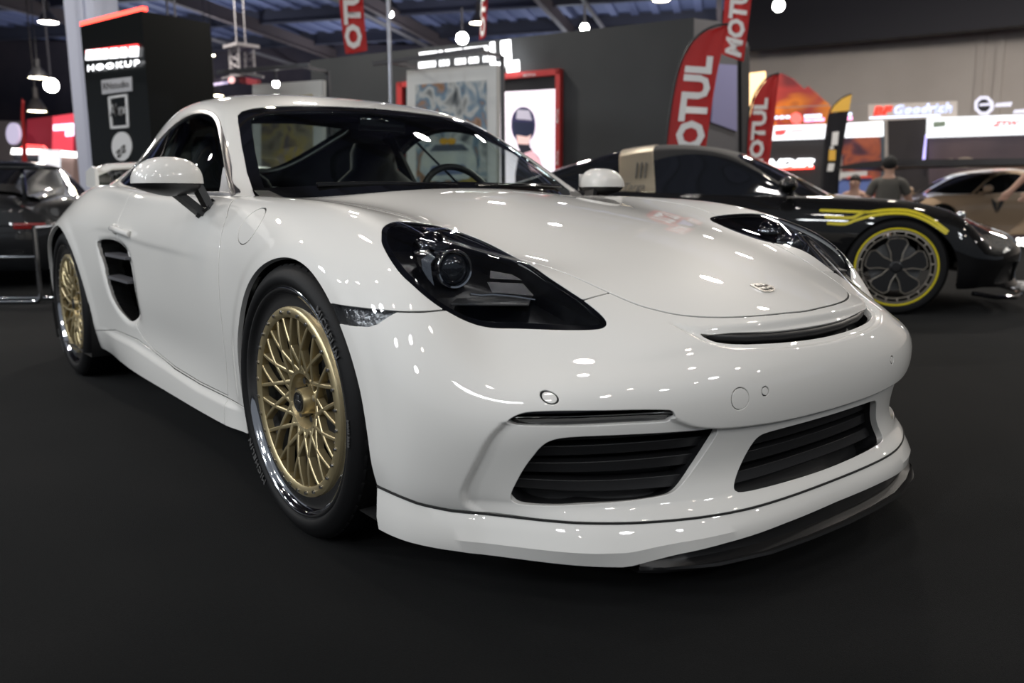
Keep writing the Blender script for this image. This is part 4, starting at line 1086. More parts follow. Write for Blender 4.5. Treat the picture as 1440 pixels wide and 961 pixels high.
for (px, py), d, r, lab in SPOTS:
    p = AT(px, py, d); t = thing('spotlight', 'white lamp, '+lab, 'lamp', p, group='stand spotlights')
    D = (Vector(CAMP)-p).normalized(); q = D.to_track_quat('Z', 'Y').to_matrix().to_4x4()
    b = B(); b.lathe([(r*1.05, 0), (r*1.1, -r*.6), (r*.7, -r*2.0), (.001, -r*2.1)], 20, 'Z'); bmesh.ops.transform(b.b, matrix=q, verts=b.b.verts); b.cyl((0, 0, 0), (0, 0, (ZC+.16-p.z) if r > .1 else r*5), .02, n=6); b.obj('lamp_housing', beam_m, t)
    b = B(); b.lathe([(.001, .004), (r, .002)], 20, 'Z'); bmesh.ops.transform(b.b, matrix=q, verts=b.b.verts); b.obj('lamp_face', BULBW, t)
# the lamps over and behind the photographer that light the coupe
LAMP_P = 28
k = 0
for gx in range(-3, 4):
    for gy in range(-3, 4):
        x = gx*3.1+.7+.4*math.sin(gy*2.3); y = gy*2.9-.5+.5*math.cos(gx*1.7); z = 6.6+.5*math.sin(gx*3+gy*5)
        if (gx+gy) % 2: continue
        area('hall_lamp', (x, y, z), (x*.8, y*.8, 0), .30, LAMP_P, (1, .89, .77) if k % 3 else (1, .95, .90)); k += 1
for (x, y, z) in ((4.5, -5.5, 4.2), (6.5, -2.5, 4.0), (5.5, 2.0, 4.2), (1.0, -6.5, 4.2), (-3.0, -6.5, 4.0), (8, 0, 4.5)):
    area('coupe_fill', (x, y, z), (0, 0, .4), .45, 30, (.93, .97, 1.0))
for (x, y, z) in ((-1.5, -8.5, 3.8), (-4.5, -7.5, 4.0), (1.8, -8.8, 3.6), (-7, -5.5, 4.2)): area('coupe_fill', (x, y, z), (-1.2, 0, .5), .5, 88, (.90, .95, 1.0))  # extra cool fill from out of view, added to lift the door side
for x, y in ((11, 19), (16, 17), (6, 21)):
    q = hall_pt(x, y, 6.5); f = Vector((cf_.x, cf_.y, 0)).normalized(); area('wall_fill', q, q+f*8+Vector((0, 0, -.5)), .6, 150, (1, .93, .86))  # added fill aimed at the beige wall, no fixtures there
# ------------------------------------------------------------------ sign tower at the left
TW = Plane(118, 8.9, 207, 8.2, 120)
o = thing('sign_tower', 'tall black sign tower with red light strip on top beside the pale column', 'sign', TW.o)
bpy.context.view_layer.update()
def tw(P, **k): return TW.slab(*P, parent=o, **k)
zt = TW(207, 13)[1]; xl, xr = TW(120, 120)[0], TW(207, 120)[0]
TW.slab('tower_body', [(xl, 0), (xr, 0), (xr, zt), (xl, zt)], mat('tower_black', (.006, .007, .007), .3, coat=.15, spec=.2), th=.75, parent=o, raw=True)
TW.slab('light_strip', [(xl, zt), (xr+.02, zt), (xr+.02, zt+.04), (xl, zt+.04)], glow('led_red', (1, .06, .04), 5), th=.05, parent=o, raw=True)
WHT = mat('print_white', (.72, .72, .72), .6); GLOW = glow('led_white', (.95, .97, 1), 2.2)
REDG = glow('led_red_soft', (1, .05, .05), 2.0)
for a, c in ((124, 133), (136, 144), (147, 154), (158, 168), (172, 180), (185, 196)):
    f0 = (a-124)/74; TW.slab('logo_letter', [(a, 85-5.5*f0), (c, 85-5.5*(c-124)/74), (c+1, 71-5.5*(c-124)/74), (a+1, 71-5.5*f0)], GLOW, y=-.03, th=.02, parent=o)
TW.slab('logo_backing', [(123, 71), (195, 62), (195, 67), (123, 76)], REDG, y=-.02, th=.02, parent=o)
TW.text('lettering', 'HOOKUP', [(127, 100), (200, 91.5), (200, 84), (127, 92)], GLOW, y=-.03, parent=o, space=1.25)
TW.slab('name_plate', [(144, 113), (186, 108), (187, 128), (145, 133)], mat('plate_grey', (.50, .50, .52), .6), y=-.012, th=.01, parent=o)
TW.text('lettering', 'RNstudio', [(148, 127), (184, 122.5), (183, 113), (147, 117)], mat('print_dark', (.05, .05, .05), .6), y=-.02, parent=o, ext=0, bold=0)
for q in ([(153, 136), (180, 132), (180, 135.5), (153, 139.5)], [(157, 178), (182, 176), (182, 179.5), (157, 181.5)], [(153, 136), (156, 135.7), (159.5, 180), (156.5, 180.5)], [(177, 132.5), (180, 132), (182.5, 178), (179.5, 178.5)]):
    TW.slab('logo_frame', q, WHT, y=-.012, th=.01, parent=o)
TW.text('lettering', 'Alex', [(156.5, 164), (180, 161), (179, 144), (155.5, 147)], WHT, y=-.014, parent=o, ext=.004, bold=.03)
cx_, cy_ = 172.5, 206
TW.slab('round_logo', [(cx_+14*math.cos(t), cy_+20.5*math.sin(t)) for t in np.linspace(0, 2*PI, 32, endpoint=False)], WHT, y=-.012, th=.01, parent=o)
TW.text('lettering', 'SS', [(165, 214), (178, 202), (180, 212), (168, 224)], mat('print_dark', (.05, .05, .05), .6), y=-.02, parent=o, ext=0)
TW.text('lettering', 'TIT', [(154, 257), (180, 254.5), (180, 240.5), (154, 243)], WHT, y=-.014, parent=o, ext=.004, bold=.03)
# ------------------------------------------------------------------ dark stand wall with red-framed screen
DW = Plane(437, 15.6, 975, 12.2, 60)
GREY = mat('stand_wall_anthracite', (.027, .031, .035), .7, noise=(1.2, (.033, .037, .041)))
zt = DW(975, 25)[1]; xl, xr = DW(437, 100)[0], DW(975, 60)[0]
dw = thing('stand_wall', 'long anthracite exhibition wall behind the white coupe and the black car', 'wall', DW.o); bpy.context.view_layer.update()
DW.slab('wall_panel', [(xl, 0), (xr, 0), (xr, zt), (xl, zt)], GREY, th=.25, parent=dw, raw=True)
RT = Plane(975, 12.2, 1052, 13.6, 60)
RT.slab('return_wall', [(976, 26), (1012, 30), (1052, 60), (1052, 300), (976, 300)], mat('return_grey', (.09, .09, .10), .6), th=.1, parent=dw)
RT.slab('side_panel', [(1003, 90), (1034, 92), (1034, 185), (998, 172)], mat('panel_lavender', (.22, .22, .40), .6), y=-.03, th=.02, parent=dw)
RT.slab('side_post', [(1038, 70), (1050, 66), (1050, 300), (1040, 300)], mat('post_black', (.008, .008, .01), .5), y=-.05, th=.05, parent=dw)
RED = mat('motor_red', (.50, .035, .035), .55)
fr_ = thing('video_screen', 'tall red-framed screen with a racer in a dark helmet on pink light', 'screen', DW.o); bpy.context.view_layer.update()
for q in ([(563, 117), (792, 97.5), (792, 106), (563, 124.5)], [(785.5, 98), (792, 97.5), (791, 300), (784.5, 300)], [(563, 117), (570.5, 116.4), (571.5, 300), (564.5, 300)]):
    DW.slab('frame_bar', q, RED, y=-.12, th=.12, parent=fr_)
DW.slab('frame_backing', [(570, 124), (786, 106), (785, 300), (571, 300)], mat('post_black', (.008, .008, .01), .5), y=-.03, th=.02, parent=fr_)
for q in ([(741, 109.5), (759, 108), (759, 104.5), (741, 106)],): DW.text('lettering', 'MOTUL', q, WHT, y=-.125, parent=fr_, ext=0)
for y0 in (154, 212): DW.text('lettering', 'MOTUL', [(790, y0+20), (790.5, y0), (787, y0), (786.5, y0+20)], WHT, y=-.125, parent=fr_, ext=0)
sc_ = fr_
DW.slab('display', [(640, 134), (786, 126), (785, 300), (640, 300)], glow('screen_pale_pink', (.95, .80, .93), 1.15), y=-.08, th=.03, parent=sc_)
def figure(name, P, col, e=.6, y=-.09): return DW.slab(name, P, glow('screen_'+name, col, e), y=y, th=.004, parent=sc_)
def ell(cx, cy, rx, ry, n=24, e=2.2): return [(cx+rx*math.copysign(abs(math.cos(t))**(2/e), math.cos(t)), cy+ry*math.copysign(abs(math.sin(t))**(2/e), math.sin(t))) for t in np.linspace(0, 2*PI, n, endpoint=False)]
figure('shoulders', [(728, 245), (735, 207), (748, 206), (754, 214), (762, 222), (768, 240), (770, 262), (728, 262)], (.02, .02, .03), y=-.089)
figure('shirt', [(740, 216), (752, 212), (764, 226), (768, 246), (750, 240)], (.75, .45, .50), .8, y=-.0895)
figure('neck', [(729, 195), (748, 196), (749, 212), (733, 210)], (.02, .02, .03))
figure('helmet', ell(739.5, 176, 17, 25), (.035, .03, .09), y=-.094)
figure('helmet_band', [(731, 155), (748, 156), (752, 170), (730, 168)], (.45, .42, .50), .8, y=-.099)
figure('chin', [(730, 189), (751, 190), (747, 204), (732, 203)], (.75, .52, .48), .9, y=-.099)
figure('visor', [(725, 172), (754, 173), (754, 188), (745, 193), (728, 190)], (.015, .02, .05), y=-.101)
# big light letters and the two glowing text rows above
DW.text('letters', 'UL', [(700, 103), (741, 98), (738, 58), (700, 63)], glow('led_big', (.97, .98, 1), 3.5), y=-.25, bold=.06, ext=.06).name = 'light_letters'
ll = [x for x in bpy.data.objects if x.name == 'light_letters'][0]; tag(ll, 'big glowing white letters above the red-framed screen', 'sign')
def blocks(P, name, cells, y0a, y0b, x0, x1, h, m, y, parent):
    for a, c in cells:
        ya = y0a+(y0b-y0a)*(a-x0)/(x1-x0); yb = y0a+(y0b-y0a)*(c-x0)/(x1-x0)
        P.slab(name, [(a, ya), (c, yb), (c, yb-h), (a, ya-h)], m, y=y, th=.02, parent=parent)
tr_ = thing('light_text_rows', 'two rows of glowing white lettering above the right white picture frame', 'sign', DW.o); bpy.context.view_layer.update()
blocks(DW, 'light_letter', [(599, 605), (606, 611), (612, 617), (618, 623), (626, 631), (635, 640), (641, 646), (647, 652), (653, 658), (661, 667), (668, 674), (675, 681), (682, 688), (689, 694)], 84, 74, 599, 694, 7.5, GLOW, -.2, tr_)
blocks(DW, 'light_letter', [(598, 602), (603, 607), (608, 612), (613, 617), (618, 621), (627, 629), (631, 634), (636, 640), (649, 653), (654, 658), (660, 663), (668, 671), (672, 676), (677, 681), (688, 690), (692, 695)], 98, 89, 598, 695, 8, GLOW, -.2, tr_)
# ------------------------------------------------------------------ framed pictures on white boards
def picture_stand(pl, pr, d1, d2, ytl, ytr, inner, m_art, lab, deco):
    P = Plane(pl, d1, pr, d2, 150); t = thing('picture_board', lab, 'picture', P.o, group='framed car pictures on white boards'); bpy.context.view_layer.update()
    P.slab('board', [(pl, 370), (pl, ytl), (pr, ytr), (pr, 370)], mat('board_white', (.72, .73, .72), .5), th=.08, parent=t)
    pc = P.slab('picture', inner, m_art, y=-.015, th=.012, parent=t)
    for nm, q, m, yy_ in deco: P.slab(nm, q, m, y=yy_, th=.006, parent=t)
    a, c = P(pl, ytl), P(pr, ytr)
    b = B(); z = c[1]+.10; b.box(((a[0]+c[0])/2, -.45, z), (c[0]-a[0]+.3, .04, .05)); b.box((a[0]+.1, -.2, z), (.04, .5, .04)); b.box((c[0]+.03, -.2, z), (.04, .5, .04)); b.box((c[0]+.06, .04, z/2), (.04, .04, z))
    f = b.obj('picture_light_bar', mat('steel_dark', (.10, .10, .11), .4, metal=.6), None, smooth=None); f.parent = t; f.matrix_basis = t.matrix_world.inverted() @ P.M
    return P, t
A1 = art('art_gold_brown', [(.10, .08, .05), (.30, .27, .20), (.42, .34, .14), (.12, .10, .12), (.5, .48, .40)], 2.6)
A2 = art('art_engine', [(.04, .05, .06), (.22, .24, .25), (.55, .57, .56), (.12, .22, .32), (.40, .22, .12), (.05, .05, .06)], 3.2)
A3 = art('art_car_white', [(.16, .22, .30), (.42, .48, .52), (.60, .64, .62), (.34, .42, .52)], 1.6)
YEL = mat('print_yellow', (.80, .42, .02), .6); DK = mat('print_dark', (.05, .05, .05), .6)
picture_stand(355, 453, 10.6, 10.2, 119, 112.5, [(369, 300), (368, 138), (440, 133), (441, 300)], A1, 'white board with a brown and gold car picture, seen through the left of the windscreen',
              [('painted_car', [(385, 262), (388, 226), (396, 210), (418, 206), (432, 214), (438, 240), (438, 262)], art('art_gold_car', [(.25, .18, .25), (.55, .42, .08), (.35, .30, .30), (.7, .55, .2)], 7), -.022)])
picture_stand(572, 698, 10.8, 10.0, 99, 91, [(587, 300), (585, 119.5), (684, 112.5), (686, 300)], A2, 'white board with a grey and blue car picture beside the red-framed screen',
              [('painted_ground', [(588, 262), (600, 252), (612, 258), (640, 258), (662, 248), (684, 264), (684, 300), (588, 300)], art('art_ground', [(.10, .08, .04), (.35, .26, .04), (.12, .10, .08)], 3), -.020),
               ('painted_car', [(592, 240), (594, 222), (602, 207), (618, 199), (650, 198), (664, 206), (672, 222), (672, 240), (660, 252), (606, 255)], A3, -.026),
               ('painted_windscreen', [(606, 213), (614, 204), (652, 203), (662, 212)], mat('print_dark_blue', (.07, .09, .13), .6), -.029),
               ('painted_grille', [(606, 240), (610, 233), (654, 231), (660, 238), (652, 245), (614, 247)], mat('print_blue_grey', (.13, .17, .30), .6), -.029),
               ('painted_stripe', [(624, 218), (642, 217.5), (644, 230), (622, 231)], mat('print_pale', (.62, .66, .62), .6), -.029),
               ('painted_lamp', ell(602, 229, 5, 6, 14), mat('print_pale', (.62, .66, .62), .6), -.030), ('painted_lamp', ell(665, 226, 5, 6, 14), mat('print_pale', (.62, .66, .62), .6), -.030),
               ('painted_lamp', ell(626, 199, 6, 4.5, 14), YEL, -.032), ('painted_lamp', ell(637, 199, 6, 4.5, 14), YEL, -.032)])
# slim steel pole
p0, p1 = AT(553, 260, 9.8), AT(550, -60, 9.8); b = B(); base = Vector((p0.x, p0.y, 0)); b.cyl((0, 0, 0), (0, 0, 4.8), .022, n=12); b.cyl((0, 0, 0), (0, 0, .03), .18, n=20)
o = b.obj('steel_pole', mat('steel_pole', (.32, .33, .38), .35, metal=.7)); o.location = base; tag(o, 'slim upright steel pole between the two white picture boards', 'pole')
# ------------------------------------------------------------------ flags
def flag(pl, dl, pr, dr, outline, quad, txt, lab, m=RED, pole=None, shear=0, name='feather_flag', grp='red feather flags with white lettering', tm=None):
    P = Plane(pl, dl, pr, dr, 100); t = thing(name, lab, 'flag', P.o, group=grp); bpy.context.view_layer.update()
    Q = P.pts(outline); b = B()
    # cloth with soft folds
    U = np.array(Q); lo, hi = U.min(0), U.max(0); n = 26; rows_ = []
    zs = np.linspace(lo[1]+1e-3, hi[1]-1e-3, n*2)
    for z in zs:
        xs = []
        for i in range(len(Q)):
            a, c = Q[i-1], Q[i]
            if (a[1] > z) != (c[1] > z): xs.append(a[0]+(z-a[1])*(c[0]-a[0])/(c[1]-a[1]))
        x0, x1 = min(xs), max(xs)
        rows_.append([(x0+(x1-x0)*k/12, .018*math.sin(k*.9+z*3.1)*(k/12), z) for k in range(13)])
    b.grid(rows_); bmesh.ops.solidify(b.b, geom=b.b.faces[:], thickness=.004)
    f = b.obj('flag_cloth', m, None, smooth=60); f.parent = t; f.matrix_basis = t.matrix_world.inverted() @ P.M
    if txt: P.text('lettering', txt, quad, tm or WHT, y=-.025, parent=t, bold=.045, ext=0)
    if pole:
        q = [(a[0], 0, a[1]) for a in P.pts(pole)]; x0 = q[0][0]; q = [(x0-.02, 0, 0)]+q if q[0][2] > .3 else q
        b = B(); b.tube(spl(q, 5, False), .014, 8); f = b.obj('flag_pole', mat('pole_black', (.01, .01, .012), .4), None, smooth=60); f.parent = t; f.matrix_basis = t.matrix_world.inverted() @ P.M
    return P, t
flag(937, 9.4, 1023, 9.1, [(936, 262), (937, 212), (943, 160), (951, 115), (960, 84), (974, 60), (990, 45), (1007, 37.5), (1024, 35), (1018, 62), (1010, 98), (1002, 145), (995, 190), (988, 240), (984, 262)],
     [(986, 247), (1004.5, 80), (966, 77), (944, 246)], 'MOTUL', 'largest red feather flag with white letters behind the black open-top car', pole=[(935, 262), (936, 212), (942, 160), (950, 115), (959, 84), (973, 59), (990, 43.5), (1007, 36), (1024, 34)])
flag(476, 13, 516, 12.8, [(475, -40), (477, 0), (481, 40), (486, 76), (516, 73), (513, 40), (511, 0), (508, -40)], [(511, 69), (506, -44), (481, -44), (487, 69)], 'OTUL', 'red hanging flag at the top edge left of the steel pole', grp='red feather flags with white lettering')
flag(675, 14, 686, 13.9, [(681, -30), (677, 10), (674, 56), (682, 54), (686, 10), (687, -30)], [(682.5, 52), (686, -40), (679.5, -40), (676, 52)], 'OTUL', 'slimmest red flag, a narrow strip above the glowing lettering')
flag(1017, 10.6, 1056, 10.4, [(1022, -40), (1019, 0), (1016, 40), (1014, 76), (1030, 82), (1046, 87), (1050, 50), (1056, 0), (1060, -40)], [(1043, 82), (1059, -34), (1031, -34), (1020, 74)], 'MOTUL', 'red flag cut by the top edge beside the tip of the largest flag')
flag(1050, 12.2, 1096, 11.8, [(1049, 262), (1051, 215), (1053, 170), (1060, 140), (1070, 122), (1082, 109), (1096, 104), (1094, 130), (1090, 170), (1083, 215), (1076, 262)], [(1073, 246), (1082, 138), (1062, 138), (1052, 246)], 'MOTUL', 'red feather flag between the dark wall and the flame backdrop', pole=[(1048, 262), (1050, 215), (1052, 170), (1059, 139), (1069, 121), (1081, 108), (1096, 103)])
P_, t_ = flag(1157, 15.2, 1198, 15, [(1156, 290), (1158, 245), (1161, 200), (1166, 162), (1169, 157), (1194, 155), (1190, 180), (1184, 215), (1180, 250), (1178, 290)], None, None, 'black feather flag with a yellow tip in front of the flame backdrop', m=mat('flag_black', (.012, .012, .018), .6), grp='dark feather flag',
     pole=[(1154, 290), (1156, 245), (1160, 200), (1166, 160), (1176, 145), (1188, 136), (1198, 132)])
P_.slab('flag_tip', [(1168, 158), (1173, 149), (1184, 139), (1198, 133), (1194, 156)], mat('flag_yellow', (.72, .42, .06), .6), y=-.01, th=.006, parent=t_)
for q, m in (([(1171, 186), (1180, 185), (1178, 204), (1169, 205)], WHT), ([(1166, 211), (1176, 211), (1175, 226), (1165, 226)], mat('flag_yellow', (.72, .42, .06), .6)), ([(1165, 230), (1174, 230), (1172, 241), (1163, 241)], WHT), ([(1168, 206), (1173, 206), (1172, 210), (1167, 210)], WHT)):
    P_.slab('flag_print', q, m, y=-.03, th=.002, parent=t_)
# ------------------------------------------------------------------ stands at the right
FB = Plane(1060, 21.5, 1168, 20.6, 130)
tag(FB.slab('flame_backdrop', [(1058, 370), (1060, 125), (1072, 113), (1084, 106), (1100, 103), (1114, 110), (1124, 119), (1131, 125), (1136, 121), (1150, 133), (1165, 146), (1172, 160), (1172, 370)], art('art_flame', [(.04, .012, .018), (.16, .015, .02), (.34, .03, .03), (.30, .03, .03), (.65, .20, .02), (.22, .02, .03), (.04, .02, .03)], .7, em=.25), th=.1),
    'tall red backdrop with orange flames and a peaked top', 'backdrop')
tag(FB.slab('glowing_panel', [(1054, 370), (1054, 107), (1082, 104), (1083, 370)], glow('panel_amber', (1, .62, .30), 2.2), y=-.5, th=.08), 'small glowing amber panel behind the tip of a red flag', 'sign')
SB = Plane(1078, 19.8, 1245, 18.6, 180)
st = thing('tyre_stand', 'dark exhibition stand with white fascia below the flame backdrop', 'stand', SB.o); bpy.context.view_layer.update()
SB.slab('stand_panel', [(1076, 300), (1076, 196), (1162, 192), (1162, 300)], mat('stand_dark', (.045, .042, .045), .6), th=.1, parent=st)
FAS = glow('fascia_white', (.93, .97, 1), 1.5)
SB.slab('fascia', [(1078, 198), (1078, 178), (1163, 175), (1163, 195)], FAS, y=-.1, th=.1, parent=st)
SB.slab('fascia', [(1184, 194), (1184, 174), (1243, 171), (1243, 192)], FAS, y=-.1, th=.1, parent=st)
SB.slab('fascia_logo', [(1091, 191), (1091, 184), (1108, 182.5), (1105, 189), (1100, 191)], REDG, y=-.12, th=.01, parent=st)
SB.slab('fascia_print', [(1114, 186), (1132, 185), (1132, 183), (1114, 184)], RED, y=-.12, th=.01, parent=st)
SB.slab('art_panel', [(1184, 300), (1184, 194), (1243, 191), (1243, 300)], art('art_ember', [(.02, .015, .03), (.10, .03, .04), (.38, .09, .04), (.06, .03, .05), (.22, .05, .03)], 1.4, em=.25), th=.08, parent=st)
SB.slab('stand_post', [(1239, 300), (1239, 172), (1244, 171), (1244, 300)], mat('post_grey_blue', (.10, .13, .16), .5), y=-.06, th=.06, parent=st)
SB.text('lettering', 'NDER', [(1074, 236), (1144, 234), (1147, 223), (1078, 224)], GLOW, y=-.05, parent=st, shear=.3, bold=.05)
SB.slab('underline', [(1092, 239), (1145, 237), (1144, 234), (1092, 236)], glow('led_red', (1, .06, .04), 5), y=-.05, th=.03, parent=st)
blocks(SB, 'light_letter', [(1092, 1098), (1100, 1106), (1108, 1114), (1134, 1142), (1143, 1150), (1151, 1158), (1192, 1200)], 169, 164, 1092, 1200, 4, glow('led_blue_white', (.65, .75, 1), 2.2), -.3, st)
blocks(SB, 'light_letter', [(1134, 1145), (1146, 1162), (1188, 1201)], 173, 170, 1134, 1201, 4.5, glow('led_pink', (1, .35, .60), 2.6), -.3, st)
SB.slab('hexagon_logo', ell(1123, 168, 8.5, 8.5, 8, 2), glow('led_hex_red', (1, .14, .12), 1.6), y=-.32, th=.02, parent=st)
SB.slab('rail', [(1060, 153.5), (1224, 146), (1224, 145), (1060, 152.5)], mat('rail_grey', (.35, .34, .33), .5), y=0, th=.05, parent=st)
SG = Plane(1222, 18.6, 1346, 17.8, 155)
sg_ = thing('tyre_brand_sign', 'long cream light box sign with red and blue-white lettering', 'sign', SG.o); bpy.context.view_layer.update()
SG.slab('sign_box', [(1221, 170), (1221, 147), (1346, 142), (1346, 165)], mat('sign_cream', (.42, .38, .34), .6, emit=(.5, .42, .36), estr=.5), th=.15, parent=sg_)
SG.text('lettering', 'BF', [(1228, 162.5), (1255, 161), (1256, 149), (1229, 150)], glow('led_bf', (1, .08, .05), 1.0), y=-.04, parent=sg_, shear=.15, bold=.05)
SG.text('lettering', 'Goodrich', [(1256, 161.5), (1339, 158), (1340, 144), (1257, 148)], glow('led_gd', (.62, .68, 1), 1.15), y=-.04, parent=sg_, shear=.15, bold=.04)
SG.slab('light_line', [(1223, 167), (1322, 163), (1322, 161.5), (1223, 165)], glow('led_blue_white', (.65, .75, 1), 2.2), y=-.03, th=.02, parent=sg_)
RB = Plane(1243, 18.4, 1440, 16.6, 200)
rb = thing('wheel_stand', 'wide exhibition stand with bright white fascia and dusky landscape poster', 'stand', RB.o); bpy.context.view_layer.update()
RB.slab('dark_panel', [(1245, 370), (1246, 169), (1306, 166), (1303, 370)], mat('panel_brown_black', (.035, .030, .032), .7), y=.1, th=.1, parent=rb)
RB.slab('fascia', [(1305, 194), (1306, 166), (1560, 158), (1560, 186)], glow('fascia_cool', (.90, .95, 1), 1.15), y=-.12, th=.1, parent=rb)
RB.slab('poster', [(1305, 370), (1305, 192), (1560, 184), (1560, 370)], mat('poster_mauve', (.075, .055, .070), .6, noise=(.8, (.13, .09, .10))), th=.06, parent=rb)
RB.slab('fascia_print', [(1315, 180), (1315, 172), (1332, 171), (1332, 178)], mat('print_green_grey', (.35, .45, .35), .6), y=-.13, th=.01, parent=rb)
RB.text('lettering', 'ZTW', [(1398, 178), (1436, 176), (1437, 170), (1400, 171)], REDG, y=-.14, parent=rb, shear=.3)
RB.slab('poster_print', [(1313, 234), (1314, 226), (1340, 223), (1343, 231), (1340, 234)], mat('print_sand', (.40, .33, .27), .6), y=-.01, th=.008, parent=rb)
bb = [(1340+36*t, 234-13*math.sin(PI*min(max(t, .0), 1))**.35) for t in np.linspace(0, 1, 12)]
RB.slab('poster_print', bb+[(1368, 233), (1366, 226), (1350, 226), (1347, 233)], mat('print_sand', (.40, .33, .27), .6), y=-.01, th=.008, parent=rb)
RB.slab('poster_print', [(1376, 236), (1378, 230), (1440, 224), (1560, 220), (1560, 240)], mat('print_rust', (.20, .11, .08), .6), y=-.008, th=.006, parent=rb)
RB.slab('light_line', [(1303, 234), (1299, 234), (1304, 190), (1306, 190)], glow('led_violet', (.5, .45, 1), 1.4), y=-.14, th=.03, parent=rb)
oc = [(1389+14*math.cos(t), 150+14*math.sin(t)) for t in np.linspace(PI/8, 2*PI+PI/8, 8, endpoint=False)]
WL = thing('wheel_brand_sign', 'octagon ring logo sign with white bars above the bright fascia', 'sign', RB.o); bpy.context.view_layer.update()
ic = [(1389+9.5*math.cos(t), 150+9.5*math.sin(t)) for t in np.linspace(PI/8, 2*PI+PI/8, 8, endpoint=False)]
LV = glow('led_lavender', (.75, .75, .95), .8)
for k in range(8): RB.slab('ring_segment', [oc[k], oc[(k+1) % 8], ic[(k+1) % 8], ic[k]], LV, y=-.3, th=.05, parent=WL)
RB.slab('logo_centre', ic, mat('post_black', (.008, .008, .01), .5), y=-.27, th=.02, parent=WL)
RB.slab('logo_bar', [(1383, 151), (1384, 147.5), (1398, 146.5), (1397, 150)], LV, y=-.31, th=.02, parent=WL)
for q in ([(1404, 152), (1406, 147), (1428, 145), (1426, 151)], [(1429, 161), (1432, 156), (1450, 155), (1450, 160)]): RB.slab('logo_bar', q, LV, y=-.3, th=.05, parent=WL)
tag(RB.slab('dark_canopy', [(1290, 244), (1310, 239), (1350, 234.5), (1560, 233), (1560, 240), (1350, 242), (1310, 245)], mat('canopy_black', (.02, .02, .022), .4), y=-4.5, th=1.6), 'flat dark canopy over the tan sports car', 'canopy')
# ------------------------------------------------------------------ far left: red stand, counter, banner
LS = Plane(-40, 26, 150, 24, 190)
ls = thing('red_stand', 'dim red exhibition stand at the far left behind the pale column', 'stand', LS.o); bpy.context.view_layer.update()
LS.slab('stand_panel', [(38, 370), (38, 168), (104, 160), (106, 370)], mat('stand_red', (.30, .03, .05), .6, emit=(.5, .02, .04), estr=.22), th=.2, parent=ls)
LS.slab('lit_panel', [(78, 370), (76, 164), (104, 160), (106, 370)], glow('stand_red_lit', (1, .08, .12), .75), y=-.05, th=.04, parent=ls)
LS.slab('light_sign', [(79, 184), (79, 176), (106, 174), (106, 182)], glow('led_lilac', (.85, .75, 1), 2.5), y=-.1, th=.05, parent=ls)
LS.slab('light_sign', [(96, 192), (96, 184), (106, 183), (106, 191)], glow('led_lilac', (.85, .75, 1), 2.5), y=-.1, th=.05, parent=ls)
LS.slab('grey_panel', [(-60, 370), (-60, 168), (22, 170), (28, 200), (28, 370)], mat('panel_grey_mauve', (.16, .14, .15), .7), y=.1, th=.1, parent=ls)
LS.slab('round_sign', ell(43, 190, 9, 15, 20, 2), glow('disc_pale', (.6, .55, .75), .7), y=-.6, th=.1, parent=ls)
CT = Plane(0, 19, 140, 18, 215)
ct = thing('lit_counter', 'long counter with a glowing white top edge at the far left', 'counter', CT.o); bpy.context.view_layer.update()
CT.slab('light_edge', [(21, 217), (22, 209), (72, 211), (108, 214), (108, 222), (72, 219), (60, 217)], glow('led_counter', (1, .98, .95), 4), y=-.1, th=.1, parent=ct)
CT.slab('counter_front', [(19, 370), (19, 217), (64, 219), (64, 370)], mat('counter_dark', (.03, .03, .04), .5), th=.5, parent=ct)
CT.slab('counter_side', [(64, 370), (64, 220), (104, 221), (104, 370)], mat('counter_skin', (.32, .22, .20), .6), th=.3, parent=ct)
CT.slab('red_top', [(22, 209), (28, 202), (52, 204), (56, 209)], glow('led_red_soft', (1, .05, .05), 2.0), y=.1, th=.1, parent=ct)
tag(CT.slab('white_panel', [(106, 370), (105, 214), (132, 214), (133, 370)], glow('panel_white', (.9, .93, 1), .8), y=-.9, th=.06), 'pale panel at the foot of the light column', 'panel')
flag(29, 15, 36, 14.9, [(30, 345), (31, 200), (29.5, 160), (30.5, 139), (34, 139), (37, 200), (43, 345)], None, None, 'thin red banner standing by the lit counter at far left', grp='red banner at the far left', name='slim_banner')
# hanging truss sign behind the coupe roof
TS = Plane(250, 24, 352, 21.5, 115)
ts = thing('truss_sign', 'dark hanging banner sign with lilac lettering behind the coupe roof', 'sign', TS.o); bpy.context.view_layer.update()
TS.slab('banner', [(228, 130), (228, 121), (336, 107), (336, 117)], mat('banner_dark', (.03, .025, .04), .6), th=.1, parent=ts)
TS.text('lettering', 'AUTO JUNCTION', [(257, 126), (300, 121), (300, 116), (257, 120.5)], glow('led_lilac2', (.75, .65, 1), .7), y=-.06, parent=ts)
blocks(TS, 'light_letter', [(303, 309), (310, 316), (317, 323)], 121, 118, 303, 323, 3.5, glow('led_lilac2', (.75, .65, 1), .7), -.06, ts)
TS.slab('round_logo', ell(331, 113.5, 4.5, 4.5, 16, 2), glow('logo_pinkish', (1, .5, .5), .8), y=-.12, th=.02, parent=ts)
TS.slab('side_banner', [(337, 117), (337, 108), (362, 112), (362, 120)], mat('banner_red', (.25, .03, .04), .6), th=.1, parent=ts)
b = B(); a = TS(331, 108); w = .22
for sx in (-w, w):
    for sy in (0, w*2): b.cyl((a[0]+sx, sy, a[1]), (a[0]+sx, sy, a[1]+.75), .03, n=6)
for k in range(4):
    z = a[1]+k*.19
    for sy in (0, w*2): b.cyl((a[0]-w, sy, z), (a[0]+w, sy, z+.19), .02, n=6); b.cyl((a[0]+w, sy, z), (a[0]-w, sy, z+.19), .02, n=6)
b.box((a[0], w, a[1]+.78), (w*3.2, w*3, .08)); b.box((a[0], w, a[1]), (w*4.5, w*3, .05))
